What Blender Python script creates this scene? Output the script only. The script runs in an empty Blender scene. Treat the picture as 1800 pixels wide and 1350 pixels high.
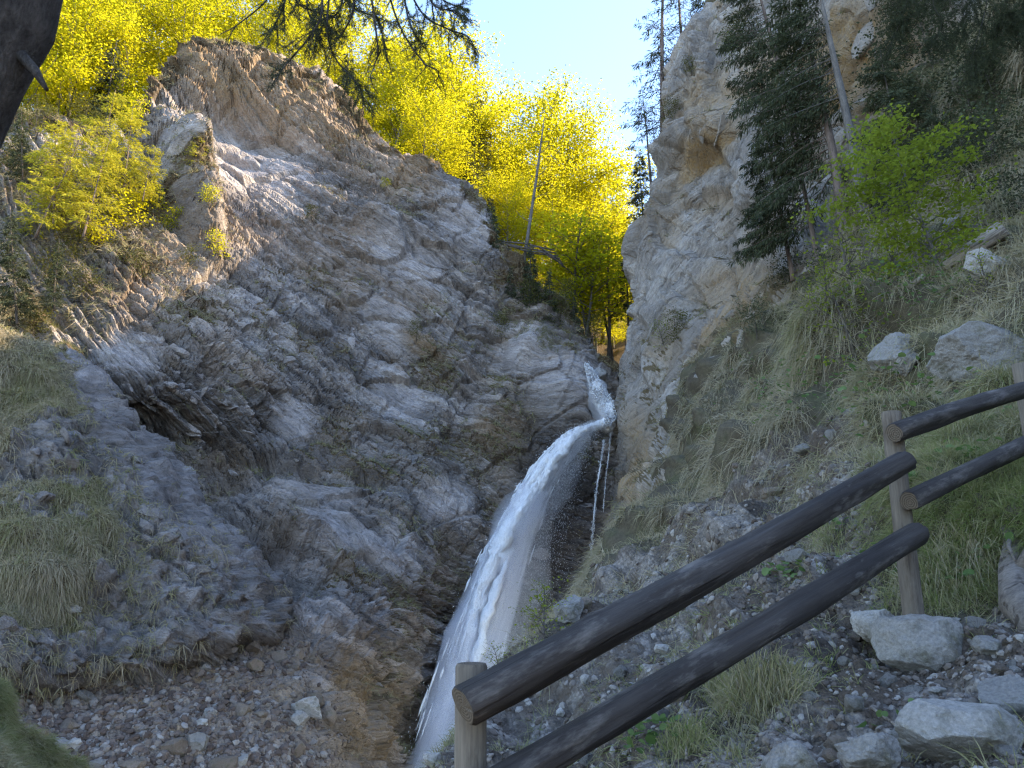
import bpy, math, random
import numpy as np
from mathutils import Vector

random.seed(7)
RNG = np.random.default_rng(11)
S = bpy.context.scene
COL = S.collection
R = math.radians

# ------------------------------------------------------------------ camera
PITCH = R(14.0)
FPX = 1386.0                       # focal length in photograph pixels (1800 wide)
EYE = np.array([0.0, 0.0, 1.6])
cam_d = bpy.data.cameras.new("camera")
cam = bpy.data.objects.new("camera", cam_d)
COL.objects.link(cam)
cam.location = EYE
cam.rotation_euler = (R(90) + PITCH, 0, 0)
cam_d.sensor_width = 36.0
cam_d.lens = FPX / 1800 * 36.0
cam_d.clip_start = 0.05
cam_d.clip_end = 6000
cam_d.dof.use_dof = True
cam_d.dof.focus_distance = 11.0
cam_d.dof.aperture_fstop = 10.0
S.camera = cam

# ------------------------------------------------------------------ light
SUN_AZ, SUN_EL = 87.0, 34.5       # degrees, azimuth clockwise from the view direction
world = bpy.data.worlds.new("World")
S.world = world
world.use_nodes = True
wt = world.node_tree
bg = wt.nodes["Background"]
sky = wt.nodes.new("ShaderNodeTexSky")
sky.sky_type = 'NISHITA'
sky.sun_disc = False
sky.sun_elevation = R(SUN_EL)
sky.sun_rotation = R(SUN_AZ)
sky.altitude = 900
sky.air_density = 1.0
sky.dust_density = 0.8
sky.ozone_density = 1.0
wt.links.new(sky.outputs[0], bg.inputs[0])
bg.inputs[1].default_value = 0.15

sun_d = bpy.data.lights.new("sun", 'SUN')
sun_d.energy = 3.2
sun_d.angle = R(0.5)
sun_d.color = (1.0, 0.79, 0.52)
sun = bpy.data.objects.new("sun", sun_d)
COL.objects.link(sun)
SUN = Vector((math.sin(R(SUN_AZ)) * math.cos(R(SUN_EL)), math.cos(R(SUN_AZ)) * math.cos(R(SUN_EL)), math.sin(R(SUN_EL))))
sun.rotation_euler = SUN.to_track_quat('Z', 'Y').to_euler()
sun.location = (60, 40, 90)

S.view_settings.view_transform = 'Standard'
S.view_settings.look = 'None'
S.view_settings.gamma = 1.0
S.view_settings.use_curve_mapping = False
S.view_settings.exposure = 2.35
S.cycles.max_bounces = 9
S.cycles.diffuse_bounces = 4
S.cycles.transmission_bounces = 4
S.cycles.volume_bounces = 8
S.cycles.transparent_max_bounces = 12
S.cycles.filter_width = 1.3
S.cycles.use_denoising = True
S.cycles.denoiser = 'OPENIMAGEDENOISE'
S.cycles.denoising_input_passes = 'RGB_ALBEDO_NORMAL'
S.cycles.denoising_prefilter = 'NONE'
S.cycles.use_adaptive_sampling = True
S.cycles.adaptive_threshold = 0.012

# ------------------------------------------------------------------ maths
CP, SP = math.cos(PITCH), math.sin(PITCH)


def at(px, py, Y):
    """The point Y metres ahead (horizontally) seen at photograph pixel px, py."""
    u = (px - 900.0) / FPX
    v = (675.0 - py) / FPX
    ry = CP - v * SP
    rz = SP + v * CP
    k = Y / ry
    return np.array([u * k, Y, EYE[2] + rz * k])


def proj(P):
    """Photograph pixels of world points."""
    d = P - EYE
    f = d[..., 1] * CP + d[..., 2] * SP
    up = -d[..., 1] * SP + d[..., 2] * CP
    f = np.where(np.abs(f) < 1e-3, 1e-3, f)
    return 900 + FPX * d[..., 0] / f, 675 - FPX * up / f


def unit(v):
    v = np.asarray(v, float)
    return v / np.maximum(np.linalg.norm(v, axis=-1, keepdims=True), 1e-9)


def sstep(a, b, x):
    t = np.clip((x - a) / (b - a), 0, 1)
    return t * t * (3 - 2 * t)


def hsh(ix, iy=0, iz=0, seed=0):
    with np.errstate(over='ignore'):
        ix = np.asarray(ix).astype(np.int64).astype(np.uint32)
        iy = np.asarray(iy).astype(np.int64).astype(np.uint32)
        iz = np.asarray(iz).astype(np.int64).astype(np.uint32)
        h = ix * np.uint32(374761393) + iy * np.uint32(668265263) + iz * np.uint32(2246822519) + np.uint32((seed * 3266489917) & 0xffffffff)
        h = (h ^ (h >> np.uint32(13))) * np.uint32(1274126177)
        h = (h ^ (h >> np.uint32(16))) * np.uint32(2654435769)
        h = h ^ (h >> np.uint32(15))
    return h.astype(np.float32) * np.float32(1 / 4294967296.0)


def vnoise(p, seed=0):
    """Value noise in -1..1 at points p (N,3)."""
    p = np.asarray(p, np.float32)
    i = np.floor(p)
    f = p - i
    f = f * f * f * (f * (f * 6 - 15) + 10)
    i = i.astype(np.int64)
    x, y, z = i[..., 0], i[..., 1], i[..., 2]
    out = 0
    for dx in (0, 1):
        wx = f[..., 0] if dx else 1 - f[..., 0]
        for dy in (0, 1):
            wy = f[..., 1] if dy else 1 - f[..., 1]
            for dz in (0, 1):
                wz = f[..., 2] if dz else 1 - f[..., 2]
                out = out + wx * wy * wz * hsh(x + dx, y + dy, z + dz, seed)
    return out * 2 - 1


ROT = np.array([[0.0, 0.8, 0.6], [-0.8, 0.36, -0.48], [-0.6, -0.48, 0.64]], np.float32)


def fbm(p, scale, octs=4, gain=0.5, seed=0, spacing=None, ridged=False):
    """Sum of noise octaves, the first of wavelength scale metres; octaves finer than the mesh are faded out."""
    q = np.asarray(p, np.float32) / scale
    amp, wl, out = 1.0, scale, 0
    for o in range(octs):
        n = vnoise(q, seed + o * 31)
        if ridged:
            n = 1 - 2 * np.abs(n)
        if spacing is not None:
            n = n * sstep(1.6, 3.2, wl / spacing)
        out = out + amp * n
        q = (q @ ROT) * 2.03 + 7.3
        amp *= gain
        wl /= 2.03
    return out


def facets(p, scale, seed=0, flat=(1, 1, 1)):
    """Cracked planar facets: every cell gets a plane of its own tilt and height, softly joined; also the joint mask and cell hash."""
    q = np.asarray(p, np.float32) / scale / np.array(flat, np.float32)
    q = q + 0.25 * np.stack([vnoise(q * 1.7, seed + 1), vnoise(q * 1.7, seed + 2), vnoise(q * 1.7, seed + 3)], -1).astype(np.float32)
    i = np.floor(q).astype(np.int64)
    fr = (q - i).astype(np.float32)
    f1 = np.full(q.shape[:-1], 9.0, np.float32)
    f2 = f1.copy()
    idh = np.zeros_like(f1)
    sw = np.zeros_like(f1)
    sv = np.zeros_like(f1)
    for dx in (-1, 0, 1):
        for dy in (-1, 0, 1):
            for dz in (-1, 0, 1):
                x, y, z = i[..., 0] + dx, i[..., 1] + dy, i[..., 2] + dz
                h1 = hsh(x, y, z, seed)
                h2 = (h1 * 7919.0) % 1.0
                h3 = (h1 * 104729.0) % 1.0
                d0, d1, d2 = dx + h1 - fr[..., 0], dy + h2 - fr[..., 1], dz + h3 - fr[..., 2]
                r = np.sqrt(d0 * d0 + d1 * d1 + d2 * d2)
                hh = (h1 * 613.0) % 1.0
                val = (d0 * (((h1 * 31.7) % 1.0) * 2 - 1) + d1 * (((h1 * 57.3) % 1.0) * 2 - 1) + d2 * (((h1 * 91.9) % 1.0) * 2 - 1)) + (hh - 0.5) * 0.8
                w = np.exp(-45.0 * (r - 0.3))
                sw += w
                sv += w * val
                near = r < f1
                f2 = np.where(near, f1, np.minimum(f2, r))
                idh = np.where(near, hh, idh)
                f1 = np.where(near, r, f1)
    return sv / np.maximum(sw, 1e-12), sstep(0.0, 0.09, f2 - f1), idh


def strata(p, ns, lat, th, ln, seed=0, warp=0.0):
    """Beds of rock broken into blocks: block height, saw-tooth place within the bed, crevice depth, bed height (steps softened)."""
    s = p @ np.asarray(ns) + warp
    s = s / th
    s = s + 0.55 * np.sin(s * 0.61 + seed) + 0.3 * np.sin(s * 1.37 + 2 * seed)
    i = np.floor(s)
    f = s - i
    lx = p @ np.asarray(lat)

    def bed(ii):
        hi = hsh(ii, 5, 0, seed)
        l = lx / (ln * (0.4 + 1.2 * hi)) + hi * 37
        l = l + 0.25 * np.sin(ii * 2.1 + l * 0.7)
        j = np.floor(l)
        g = l - j
        a, c = hsh(ii, j, 1, seed), hsh(ii, j + 1, 1, seed)
        return a + (c - a) * sstep(0.90, 1.0, g), hsh(ii, 9, 4, seed)
    h0, b0 = bed(i)
    h1, b1 = bed(i + 1)
    k = sstep(0.90, 1.0, f)
    saw = np.where(f < 0.9, f / 0.9, (1 - f) / 0.1)
    return h0 + (h1 - h0) * k, saw, np.exp(-(np.abs(f - 0.93) / 0.08) ** 2), b0 + (b1 - b0) * k


def cubic(ctrl, ts):
    """Cubic Hermite through ctrl (N, ...) along axis 0 at fractional indices ts."""
    n = len(ctrl)
    m = np.gradient(ctrl, axis=0)
    dl = np.linalg.norm(np.diff(ctrl, axis=0), axis=-1, keepdims=True)
    lim = 1.4 * np.concatenate([dl[:1], np.minimum(dl[:-1], dl[1:]), dl[-1:]])
    ml = np.linalg.norm(m, axis=-1, keepdims=True)
    m = m * np.minimum(1, lim / np.maximum(ml, 1e-6))
    i = np.clip(np.floor(ts).astype(int), 0, n - 2)
    t = (ts - i).reshape((-1,) + (1,) * (ctrl.ndim - 1))
    a, b, ma, mb = ctrl[i], ctrl[i + 1], m[i], m[i + 1]
    t2, t3 = t * t, t * t * t
    return a * (2 * t3 - 3 * t2 + 1) + ma * (t3 - 2 * t2 + t) + b * (3 * t2 - 2 * t3) + mb * (t3 - t2)


def patch(ctrl, step, hid_rows=(), hid_cols=(), hid_n=8):
    """Dense grid of points over a net of control points, about one sample every step photograph pixels."""
    ctrl = np.asarray(ctrl, float)
    px, py = proj(ctrl)

    def params(ax, hid):
        d = np.hypot(np.diff(px, axis=ax), np.diff(py, axis=ax))
        d = np.median(d, axis=1 - ax)
        ts = []
        for k in range(len(d)):
            c = hid_n if k in hid else max(3, int(d[k] / step))
            ts.append(k + np.arange(c) / c)
        ts.append([len(d) * 1.0])
        return np.concatenate(ts)
    tr, tc = params(0, hid_rows), params(1, hid_cols)
    g = cubic(ctrl, tr)
    g = cubic(np.swapaxes(g, 0, 1), tc)
    return np.swapaxes(g, 0, 1)


def grid_normals(P, toward=EYE):
    a = np.gradient(P, axis=0)
    b = np.gradient(P, axis=1)
    n = unit(np.cross(a, b))
    mid = P[P.shape[0] // 2, P.shape[1] // 2]
    if (n[P.shape[0] // 2, P.shape[1] // 2] * (toward - mid)).sum() < 0:
        n = -n
    return n


def grid_spacing(P):
    a = np.linalg.norm(np.gradient(P, axis=0), axis=-1)
    b = np.linalg.norm(np.gradient(P, axis=1), axis=-1)
    return np.maximum(a, b)


def blob(X, Y, cx, cy, rx, ry, ang=0.0, soft=0.5):
    c, s = math.cos(R(ang)), math.sin(R(ang))
    dx, dy = X - cx, Y - cy
    d = np.hypot((dx * c + dy * s) / rx, (-dx * s + dy * c) / ry)
    return 1 - sstep(1 - soft, 1 + soft, d)


# ------------------------------------------------------------------ mesh helpers
def tag(o, label=None, cat=None, group=None, kind=None):
    if label: o["label"] = label
    if cat: o["category"] = cat
    if group: o["group"] = group
    if kind: o["kind"] = kind
    return o


def mesh_from(name, V, F, mat, smooth=True, attrs=None):
    """V (N,3); F (M,3) or (M,4) array or a list of such arrays."""
    me = bpy.data.meshes.new(name)
    Fs = F if isinstance(F, list) else [F]
    Fs = [np.asarray(f, np.int32) for f in Fs if len(f)]
    V = np.asarray(V, np.float32)
    me.vertices.add(len(V))
    me.vertices.foreach_set("co", V.ravel())
    idx = np.concatenate([f.ravel() for f in Fs])
    tot = np.concatenate([np.full(len(f), f.shape[1], np.int32) for f in Fs])
    st = np.concatenate([[0], np.cumsum(tot)[:-1]]).astype(np.int32)
    me.loops.add(len(idx))
    me.loops.foreach_set("vertex_index", idx)
    me.polygons.add(len(tot))
    me.polygons.foreach_set("loop_start", st)
    me.polygons.foreach_set("loop_total", tot)
    me.polygons.foreach_set("use_smooth", np.full(len(tot), bool(smooth)))
    for k, a in (attrs or {}).items():
        at_ = me.attributes.new(k, 'FLOAT', 'POINT')
        at_.data.foreach_set("value", np.asarray(a, np.float32).ravel())
    me.update(calc_edges=True)
    if mat: me.materials.append(mat)
    return me


def link(name, me, parent=None, loc=None):
    o = bpy.data.objects.new(name, me)
    COL.objects.link(o)
    if parent is not None: o.parent = parent
    if loc is not None: o.location = loc
    return o


def empty(name, loc, label, cat, group=None, rz=0.0):
    o = bpy.data.objects.new(name, None)
    o.empty_display_size = 0.3
    COL.objects.link(o)
    o.location = loc
    o.rotation_euler = (0, 0, rz)
    return tag(o, label, cat, group)


def quads(n, m):
    k = np.arange(n * m).reshape(n, m)
    return np.stack([k[:-1, :-1], k[1:, :-1], k[1:, 1:], k[:-1, 1:]], -1).reshape(-1, 4)


def compact(V, F, attrs):
    """Drop the vertices no face uses."""
    used = np.zeros(len(V), bool)
    used[F.ravel()] = True
    new = np.cumsum(used) - 1
    return V[used], new[F], {k: a[used] for k, a in attrs.items()}


# ------------------------------------------------------------------ materials
def node(nt, t, **kw):
    n = nt.nodes.new(t)
    for k, v in kw.items():
        if k == 'inp':
            for kk, vv in v.items():
                if isinstance(vv, bpy.types.NodeSocket): nt.links.new(vv, n.inputs[kk])
                else: n.inputs[kk].default_value = vv
        else:
            setattr(n, k, v)
    return n


def rgba(c):
    return (c[0], c[1], c[2], 1.0)


class Mat:
    def __init__(self, name):
        self.m = bpy.data.materials.new(name)
        self.m.use_nodes = True
        self.nt = self.m.node_tree
        self.b = self.nt.nodes["Principled BSDF"]
        self.b.inputs["Roughness"].default_value = 0.85
        self.b.inputs["Specular IOR Level"].default_value = 0.25
        self.co = node(self.nt, "ShaderNodeTexCoord").outputs["Object"]

    def noise(self, scale, detail=6, rough=0.6, vec=None, dist=0.0, squash=None):
        v = vec or self.co
        if squash:
            mp = node(self.nt, "ShaderNodeMapping", inp={"Vector": v, "Scale": squash})
            v = mp.outputs[0]
        n = node(self.nt, "ShaderNodeTexNoise", inp={"Vector": v, "Scale": scale, "Detail": detail, "Roughness": rough, "Distortion": dist})
        return n.outputs["Fac"]

    def voro(self, scale, feature='F1', vec=None, squash=None, out="Distance"):
        v = vec or self.co
        if squash:
            v = node(self.nt, "ShaderNodeMapping", inp={"Vector": v, "Scale": squash}).outputs[0]
        n = node(self.nt, "ShaderNodeTexVoronoi", feature=feature, inp={"Vector": v, "Scale": scale})
        return n.outputs[out]

    def attr(self, name):
        return node(self.nt, "ShaderNodeAttribute", attribute_name=name).outputs["Fac"]

    def rnd(self):
        return node(self.nt, "ShaderNodeObjectInfo").outputs["Random"]

    def math(self, op, a, b=0.0, clamp=False):
        n = node(self.nt, "ShaderNodeMath", operation=op, use_clamp=clamp)
        for i, v in enumerate((a, b)):
            if isinstance(v, bpy.types.NodeSocket): self.nt.links.new(v, n.inputs[i])
            else: n.inputs[i].default_value = v
        return n.outputs[0]

    def ramp(self, fac, stops, interp='LINEAR'):
        n = node(self.nt, "ShaderNodeValToRGB", inp={"Fac": fac})
        n.color_ramp.interpolation = interp
        e = n.color_ramp.elements
        while len(e) < len(stops): e.new(0.5)
        for k, (p, c) in enumerate(stops):
            e[k].position = p
            e[k].color = rgba(c) if isinstance(c, (tuple, list)) else (c, c, c, 1)
        return n.outputs[0]

    def mix(self, fac, a, b, mode='MIX'):
        n = node(self.nt, "ShaderNodeMix", data_type='RGBA', blend_type=mode)
        for i, v in ((0, fac), (6, a), (7, b)):
            if isinstance(v, bpy.types.NodeSocket): self.nt.links.new(v, n.inputs[i])
            elif i == 0: n.inputs[0].default_value = v
            else: n.inputs[i].default_value = rgba(v)
        return n.outputs[2]

    def bump(self, h, strength=0.5, dist=0.05, prev=None):
        n = node(self.nt, "ShaderNodeBump", inp={"Height": h, "Strength": strength, "Distance": dist})
        if prev: self.nt.links.new(prev, n.inputs["Normal"])
        return n.outputs[0]

    def done(self, color, normal=None, rough=None):
        for k, v in (("Base Color", color), ("Normal", normal), ("Roughness", rough)):
            if v is None: continue
            if isinstance(v, bpy.types.NodeSocket): self.nt.links.new(v, self.b.inputs[k])
            elif isinstance(v, (tuple, list)): self.b.inputs[k].default_value = rgba(v)
            else: self.b.inputs[k].default_value = v
        return self.m


def rock_material(name, c1, c2, warm, soil, dark, fine=1.0, squash=(1, 1, 1), lam=1.0):
    """Stone with ochre stains and any painted sun warmth, soil on its ledges and dark wet or lichened parts, all told by attributes."""
    M = Mat(name)
    n1 = M.noise(0.5 * fine, 8, 0.65, squash=squash)
    n2 = M.noise(5.0 * fine, 8, 0.7, squash=squash)
    n3 = M.noise(30.0 * fine, 4, 0.7)
    base = M.mix(M.ramp(n1, [(0.3, 0.0), (0.7, 1.0)]), c1, c2)
    base = M.mix(0.75, base, M.ramp(n2, [(0.25, 0.45), (0.5, 0.95), (0.8, 1.25)]), 'MULTIPLY')
    base = M.mix(0.5, base, M.ramp(n3, [(0.3, 0.6), (0.7, 1.2)]), 'MULTIPLY')
    # thin laminae along the beds: the mesh carries the place across (sc) and along (lc) the beds
    def bedvec(kl, ks):
        cb = node(M.nt, "ShaderNodeCombineXYZ", inp={0: M.math('MULTIPLY', M.attr("lc"), kl), 1: M.math('MULTIPLY', M.attr("sc"), 0.13), 2: M.math('MULTIPLY', M.attr("sc"), ks)})
        return cb.outputs[0]
    l1 = M.noise(1.0, 5, 0.65, vec=bedvec(0.55, 4.2))
    l2 = M.noise(1.0, 5, 0.7, vec=bedvec(1.8, 13.0))
    base = M.mix(0.75 * lam, base, M.ramp(l1, [(0.30, 0.42), (0.46, 0.95), (0.7, 1.22)]), 'MULTIPLY')
    base = M.mix(0.65 * lam, base, M.ramp(l2, [(0.32, 0.45), (0.5, 1.0), (0.7, 1.2)]), 'MULTIPLY')
    tone = M.attr("tone")
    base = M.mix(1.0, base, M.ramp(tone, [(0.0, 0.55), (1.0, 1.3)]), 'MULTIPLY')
    wf = M.math('MULTIPLY', M.attr("warm"), M.ramp(n2, [(0.3, 0.35), (0.65, 1.0)]), True)
    base = M.mix(wf, base, M.mix(n3, warm, tuple(x * 0.65 for x in warm)))
    df = M.math('MULTIPLY', M.attr("dark"), M.ramp(n2, [(0.35, 0.55), (0.6, 1.0)]), True)
    base = M.mix(df, base, dark)
    sf = M.attr("soil")
    sf = M.ramp(M.math('ADD', sf, M.math('MULTIPLY', M.math('SUBTRACT', n2, 0.5), 0.9)), [(0.42, 0.0), (0.62, 1.0)])
    base = M.mix(sf, base, M.mix(n3, soil, tuple(x * 1.9 for x in soil)))
    crack = M.ramp(M.voro(1.6 * fine, 'DISTANCE_TO_EDGE', squash=squash), [(0.0, 0.0), (0.06, 1.0)])
    h = M.math('ADD', M.math('MULTIPLY', n2, 1.0), M.math('MULTIPLY', crack, 0.25))
    nb = M.bump(h, 0.9, 0.12 / fine)
    nb = M.bump(l1, 1.0 * lam, 0.28, nb)
    nb = M.bump(l2, 0.9 * lam, 0.10, nb)
    nb = M.bump(n3, 0.6, 0.025 / fine, nb)
    return M.done(base, nb)


# ------------------------------------------------------------------ left cliff
M_CLIFF = rock_material("limestone_beds", (0.345, 0.31, 0.298), (0.46, 0.425, 0.41), (0.36, 0.235, 0.11), (0.085, 0.062, 0.036), (0.075, 0.068, 0.066), 1.0, (1, 1, 1.6), 1.0)
M_CLIFF2 = rock_material("limestone_wall", (0.37, 0.335, 0.302), (0.46, 0.425, 0.385), (0.40, 0.27, 0.12), (0.10, 0.075, 0.04), (0.10, 0.09, 0.08), 0.8, (1.3, 1.3, 0.8), 1.0)

rowsL = [
 [(-350,260,36),(-120,235,37),(60,190,39),(190,212,41),(290,122,45),(410,72,48),(545,128,48),(660,222,47),(830,325,46.5),(878,430,46),(1010,555,45.5),(1065,640,44.8),(1140,650,45.2)],
 [(-350,330,34.5),(-120,310,35.5),(60,290,36.8),(180,310,38),(290,250,41),(410,200,45.5),(545,230,45.8),(670,320,45),(800,400,45),(875,510,44.8),(985,610,44.2),(1048,680,43.9),(1140,690,44.6)],
 [(-350,450,32),(-120,430,33),(60,420,34.5),(180,415,35.5),(290,370,38),(420,340,42.5),(545,340,43.5),(670,410,43.5),(790,480,44),(870,580,43.8),(970,650,43.4),(1034,735,43.2),(1140,750,44)],
 [(-350,560,30),(-120,550,31.5),(60,540,33),(180,535,33.8),(300,510,35.4),(430,490,39),(560,490,41.5),(680,520,42.2),(790,580,43),(865,660,43),(950,720,42.8),(1025,800,43),(1140,820,44)],
 [(-350,690,28),(-120,690,29.8),(60,690,31.5),(180,690,32),(300,680,33),(430,660,36),(560,650,39),(680,660,40.6),(780,700,41.6),(860,760,42),(940,810,42.2),(1025,880,42.7),(1140,900,43.6)],
 [(-350,800,27),(-120,800,29),(60,800,31),(180,790,32.6),(300,790,34),(430,790,35.8),(560,780,37.3),(680,780,38.8),(780,800,40.3),(855,850,41),(925,890,41.6),(1025,950,42.3),(1140,960,43.2)],
 [(-350,930,25.5),(-120,925,27.5),(60,920,29.5),(180,920,30.2),(300,920,31.2),(430,910,33),(560,900,35),(680,890,37),(770,900,38.8),(848,940,40),(920,980,41),(1025,1030,41.9),(1140,1040,42.8)],
 [(-350,1070,23),(-120,1065,25),(60,1060,27),(180,1060,27.5),(300,1060,28.5),(430,1050,30.2),(560,1040,32),(680,1030,34.5),(765,1030,37),(840,1050,38.8),(910,1080,40),(1025,1120,41.2),(1140,1130,42.2)],
 [(-350,1200,20.5),(-120,1195,22.5),(60,1190,24.5),(180,1190,25),(300,1190,25.5),(430,1190,26.5),(560,1180,28.5),(670,1180,32.5),(750,1180,37),(820,1200,38.8),(900,1210,39),(1025,1230,40.3),(1140,1240,41.3)],
 [(-350,1320,18),(-120,1315,20),(60,1310,22),(180,1310,22.3),(300,1310,22.8),(430,1310,23.6),(560,1310,25.5),(665,1310,31),(740,1310,36.5),(810,1320,38),(890,1330,38),(1025,1340,39.2),(1140,1350,40)],
 [(-350,1480,16),(-120,1480,18),(60,1480,20),(180,1480,20.2),(300,1480,20.5),(430,1480,21.2),(560,1480,23),(665,1480,28.5),(740,1480,34.5),(810,1480,37),(890,1480,36.5),(1025,1490,38),(1140,1490,39)],
]
CL = np.array([[at(*c) for c in r] for r in rowsL])
back1 = CL[0] + np.array([0, 2.5, 0.25])
back2 = CL[0] + np.array([0, 9, 0.0])
CL = np.concatenate([back2[None], back1[None], CL])
PL = patch(CL, 2.05, hid_rows=(0, 1), hid_cols=(0,), hid_n=10)
NL = grid_normals(PL)
SPL = grid_spacing(PL)
XL, YL = proj(PL)
shp = PL.shape[:2]
P = PL.reshape(-1, 3).astype(np.float32)
N = NL.reshape(-1, 3)
SPc = SPL.reshape(-1)
X, Yp = XL.reshape(-1), YL.reshape(-1)

scree = np.maximum(blob(X, Yp, 300, 1290, 260, 130, 0, 0.35), 0.8 * blob(X, Yp, 450, 1150, 110, 60, 20, 0.4))
smooth = np.max([blob(X, Yp, 440, 275, 120, 75, 25), blob(X, Yp, 520, 735, 38, 45), blob(X, Yp, 545, 860, 95, 38, 15), blob(X, Yp, 620, 950, 130, 40, 20),
                 blob(X, Yp, 690, 560, 70, 40, 45), blob(X, Yp, 925, 610, 45, 60, 70), blob(X, Yp, 990, 690, 60, 60), blob(X, Yp, 700, 690, 70, 35, 45),
                 blob(X, Yp, 790, 880, 50, 40, 10), blob(X, Yp, 340, 1000, 38, 70, -25), blob(X, Yp, 830, 390, 60, 60), blob(X, Yp, 720, 450, 90, 40, 30), blob(X, Yp, 230, 620, 60, 50)], axis=0)
shale = np.max([blob(X, Yp, 300, 740, 220, 130, 30), blob(X, Yp, 420, 950, 170, 120, 35), blob(X, Yp, 640, 1060, 240, 70, 15), blob(X, Yp, 560, 700, 60, 60)], axis=0)
upper = 1 - sstep(330, 480, Yp - 0.25 * (X - 400))

# beds: gently dipping to the lower right by the fall, steeper and folded on the left
piv = at(650, 700, 40)
Q = P - piv
xl = Q[:, 0]
gfold = -0.62 * np.logaddexp(0, (-xl - 9.0) / 2.5) * 2.5 + 0.25 * np.logaddexp(0, (xl - 3.0) / 3.0) * 3.0 * -0.6
sco = Q[:, 2] * 0.86 + xl * 0.48 + gfold + 0.22 * Q[:, 1]
lco = xl * 0.86 - Q[:, 2] * 0.5 + 0.5 * Q[:, 1]
SQ = np.stack([lco, Q[:, 1] * 0, sco], -1).astype(np.float32)
wp = 0.55 * fbm(P, 6.0, 2, 0.5, 21) + 0.10 * fbm(P, 0.9, 2, 0.5, 22)
nsv, latv = (0, 0, 1), (1, 0, 0)
hA, fA, gA, iA = strata(SQ, nsv, latv, 1.5, 3.2, 1, wp)
hB, fB, gB, iB = strata(SQ, nsv, latv, 0.52, 1.3, 2, wp)
hC, fC, gC, iC = strata(SQ, nsv, latv, 0.21, 0.6, 3, wp)
fac1, e1, id1 = facets(P, 3.0, 5, (1.3, 1, 0.9))
fac2, e2, id2 = facets(P, 0.9, 6, (1.3, 1, 0.8))
rough = np.clip(1 - 0.85 * smooth, 0.1, 1) * (1 - 0.9 * scree)
AN = np.array([0.3, 0.3, 1.0], np.float32)
h1A, h1B, h1C = iA, iB, iC
d = 0.5 * fbm(P, 7.0, 3, 0.5, 8) * (1 - 0.6 * scree) + 0.12 * fbm(SQ * AN, 1.2, 3, 0.55, 10) * (1 - scree)
ns_ = 1 - scree
d += (0.30 * (h1A - 0.5) + 0.40 * (hA - 0.5) + 0.30 * (fA - 0.5)) * (0.35 + 0.65 * rough) * ns_
d += (0.26 * (h1B - 0.5) + 0.24 * (hB - 0.5) + 0.34 * (fB - 0.5) - 0.30 * gB) * rough * (0.65 + 0.5 * shale)
d += (0.13 * (h1C - 0.5) + 0.12 * (hC - 0.5) + 0.18 * (fC - 0.5) - 0.16 * gC) * rough * (0.4 + 0.8 * shale)
d += 0.38 * fac1 * ns_ * (1 - 0.5 * shale) + 0.13 * fac2 * ns_ * (1 - 0.5 * smooth)
fac3, e3, id3 = facets(SQ * np.array([0.6, 1, 1], np.float32) + P * 0.3, 0.40, 14)
d += 0.05 * fac3 * ns_ * rough
d -= 0.24 * (1 - e1) * ns_ + 0.12 * (1 - e2) * (0.3 + 0.7 * rough) * ns_
d += 0.06 * fbm(P, 0.5, 3, 0.6, 9, SPc) * (0.35 + 0.65 * rough)
pf, pe, pid = facets(P, 0.30, 12)
d += scree * (0.10 * pf + 0.10 * fbm(P, 1.2, 4, 0.6, 13, SPc) - 0.05 * (1 - pe))
# shaped features of the wall: overhang with its dark hollow, ribs, the ridge's blunt head
d -= 0.5 * blob(X, Yp, 235, 745, 75, 28, 22, 0.7) + 1.6 * blob(X, Yp, 470, 1000, 120, 26, 15, 0.8) + 1.2 * blob(X, Yp, 560, 830, 110, 16, 12, 0.8)
d += 0.6 * blob(X, Yp, 230, 670, 110, 32, 20, 0.8) + 1.3 * blob(X, Yp, 335, 1000, 45, 90, -28, 0.7) + 0.9 * blob(X, Yp, 470, 930, 140, 22, 14, 0.8)
d -= 1.5 * blob(X, Yp, 320, 880, 22, 150, -33, 0.8)
d += 2.4 * blob(X, Yp, 330, 330, 26, 110, -18, 0.8) + 1.0 * blob(X, Yp, 318, 285, 18, 30, -10, 0.8)
d += 1.6 * blob(X, Yp, 430, 150, 150, 50, 20, 0.8) - 1.0 * blob(X, Yp, 430, 225, 150, 20, 20, 0.8)
d += 1.2 * blob(X, Yp, 1000, 690, 45, 70, 10, 0.7) + 0.9 * blob(X, Yp, 915, 590, 40, 40, 40, 0.7) + 1.0 * blob(X, Yp, 650, 380, 120, 26, 18, 0.8)
d -= 1.0 * blob(X, Yp, 870, 620, 25, 120, 30, 0.9)
hidden = np.zeros(shp, bool); hidden[:20] = True
V = P + N * d[:, None]
V3 = V.reshape(*shp, 3)
ND = grid_normals(V3).reshape(-1, 3)
upn = ND[:, 2]
ledge = sstep(0.25, 0.75, upn)
sn = 0.5 + 0.5 * fbm(P, 2.2, 4, 0.6, 41)
vegz = np.max([blob(X, Yp, 950, 545, 110, 70, 45), blob(X, Yp, 880, 760, 90, 130, 20) * 0.55, blob(X, Yp, 700, 830, 190, 70, 20) * 0.5, blob(X, Yp, 130, 330, 220, 140) * 1.3, blob(X, Yp, 60, 500, 180, 130) * 0.9,
               blob(X, Yp, 330, 500, 130, 60, 35) * 0.7, blob(X, Yp, 640, 1000, 120, 50, 10) * 0.5, blob(X, Yp, 560, 600, 110, 40, 40) * 0.5, blob(X, Yp, 450, 820, 160, 40, 20) * 0.45, blob(X, Yp, 720, 920, 80, 40, 25) * 0.7, blob(X, Yp, 760, 640, 90, 40, 35) * 0.6, blob(X, Yp, 500, 450, 110, 40, 35) * 0.5], axis=0)
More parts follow.
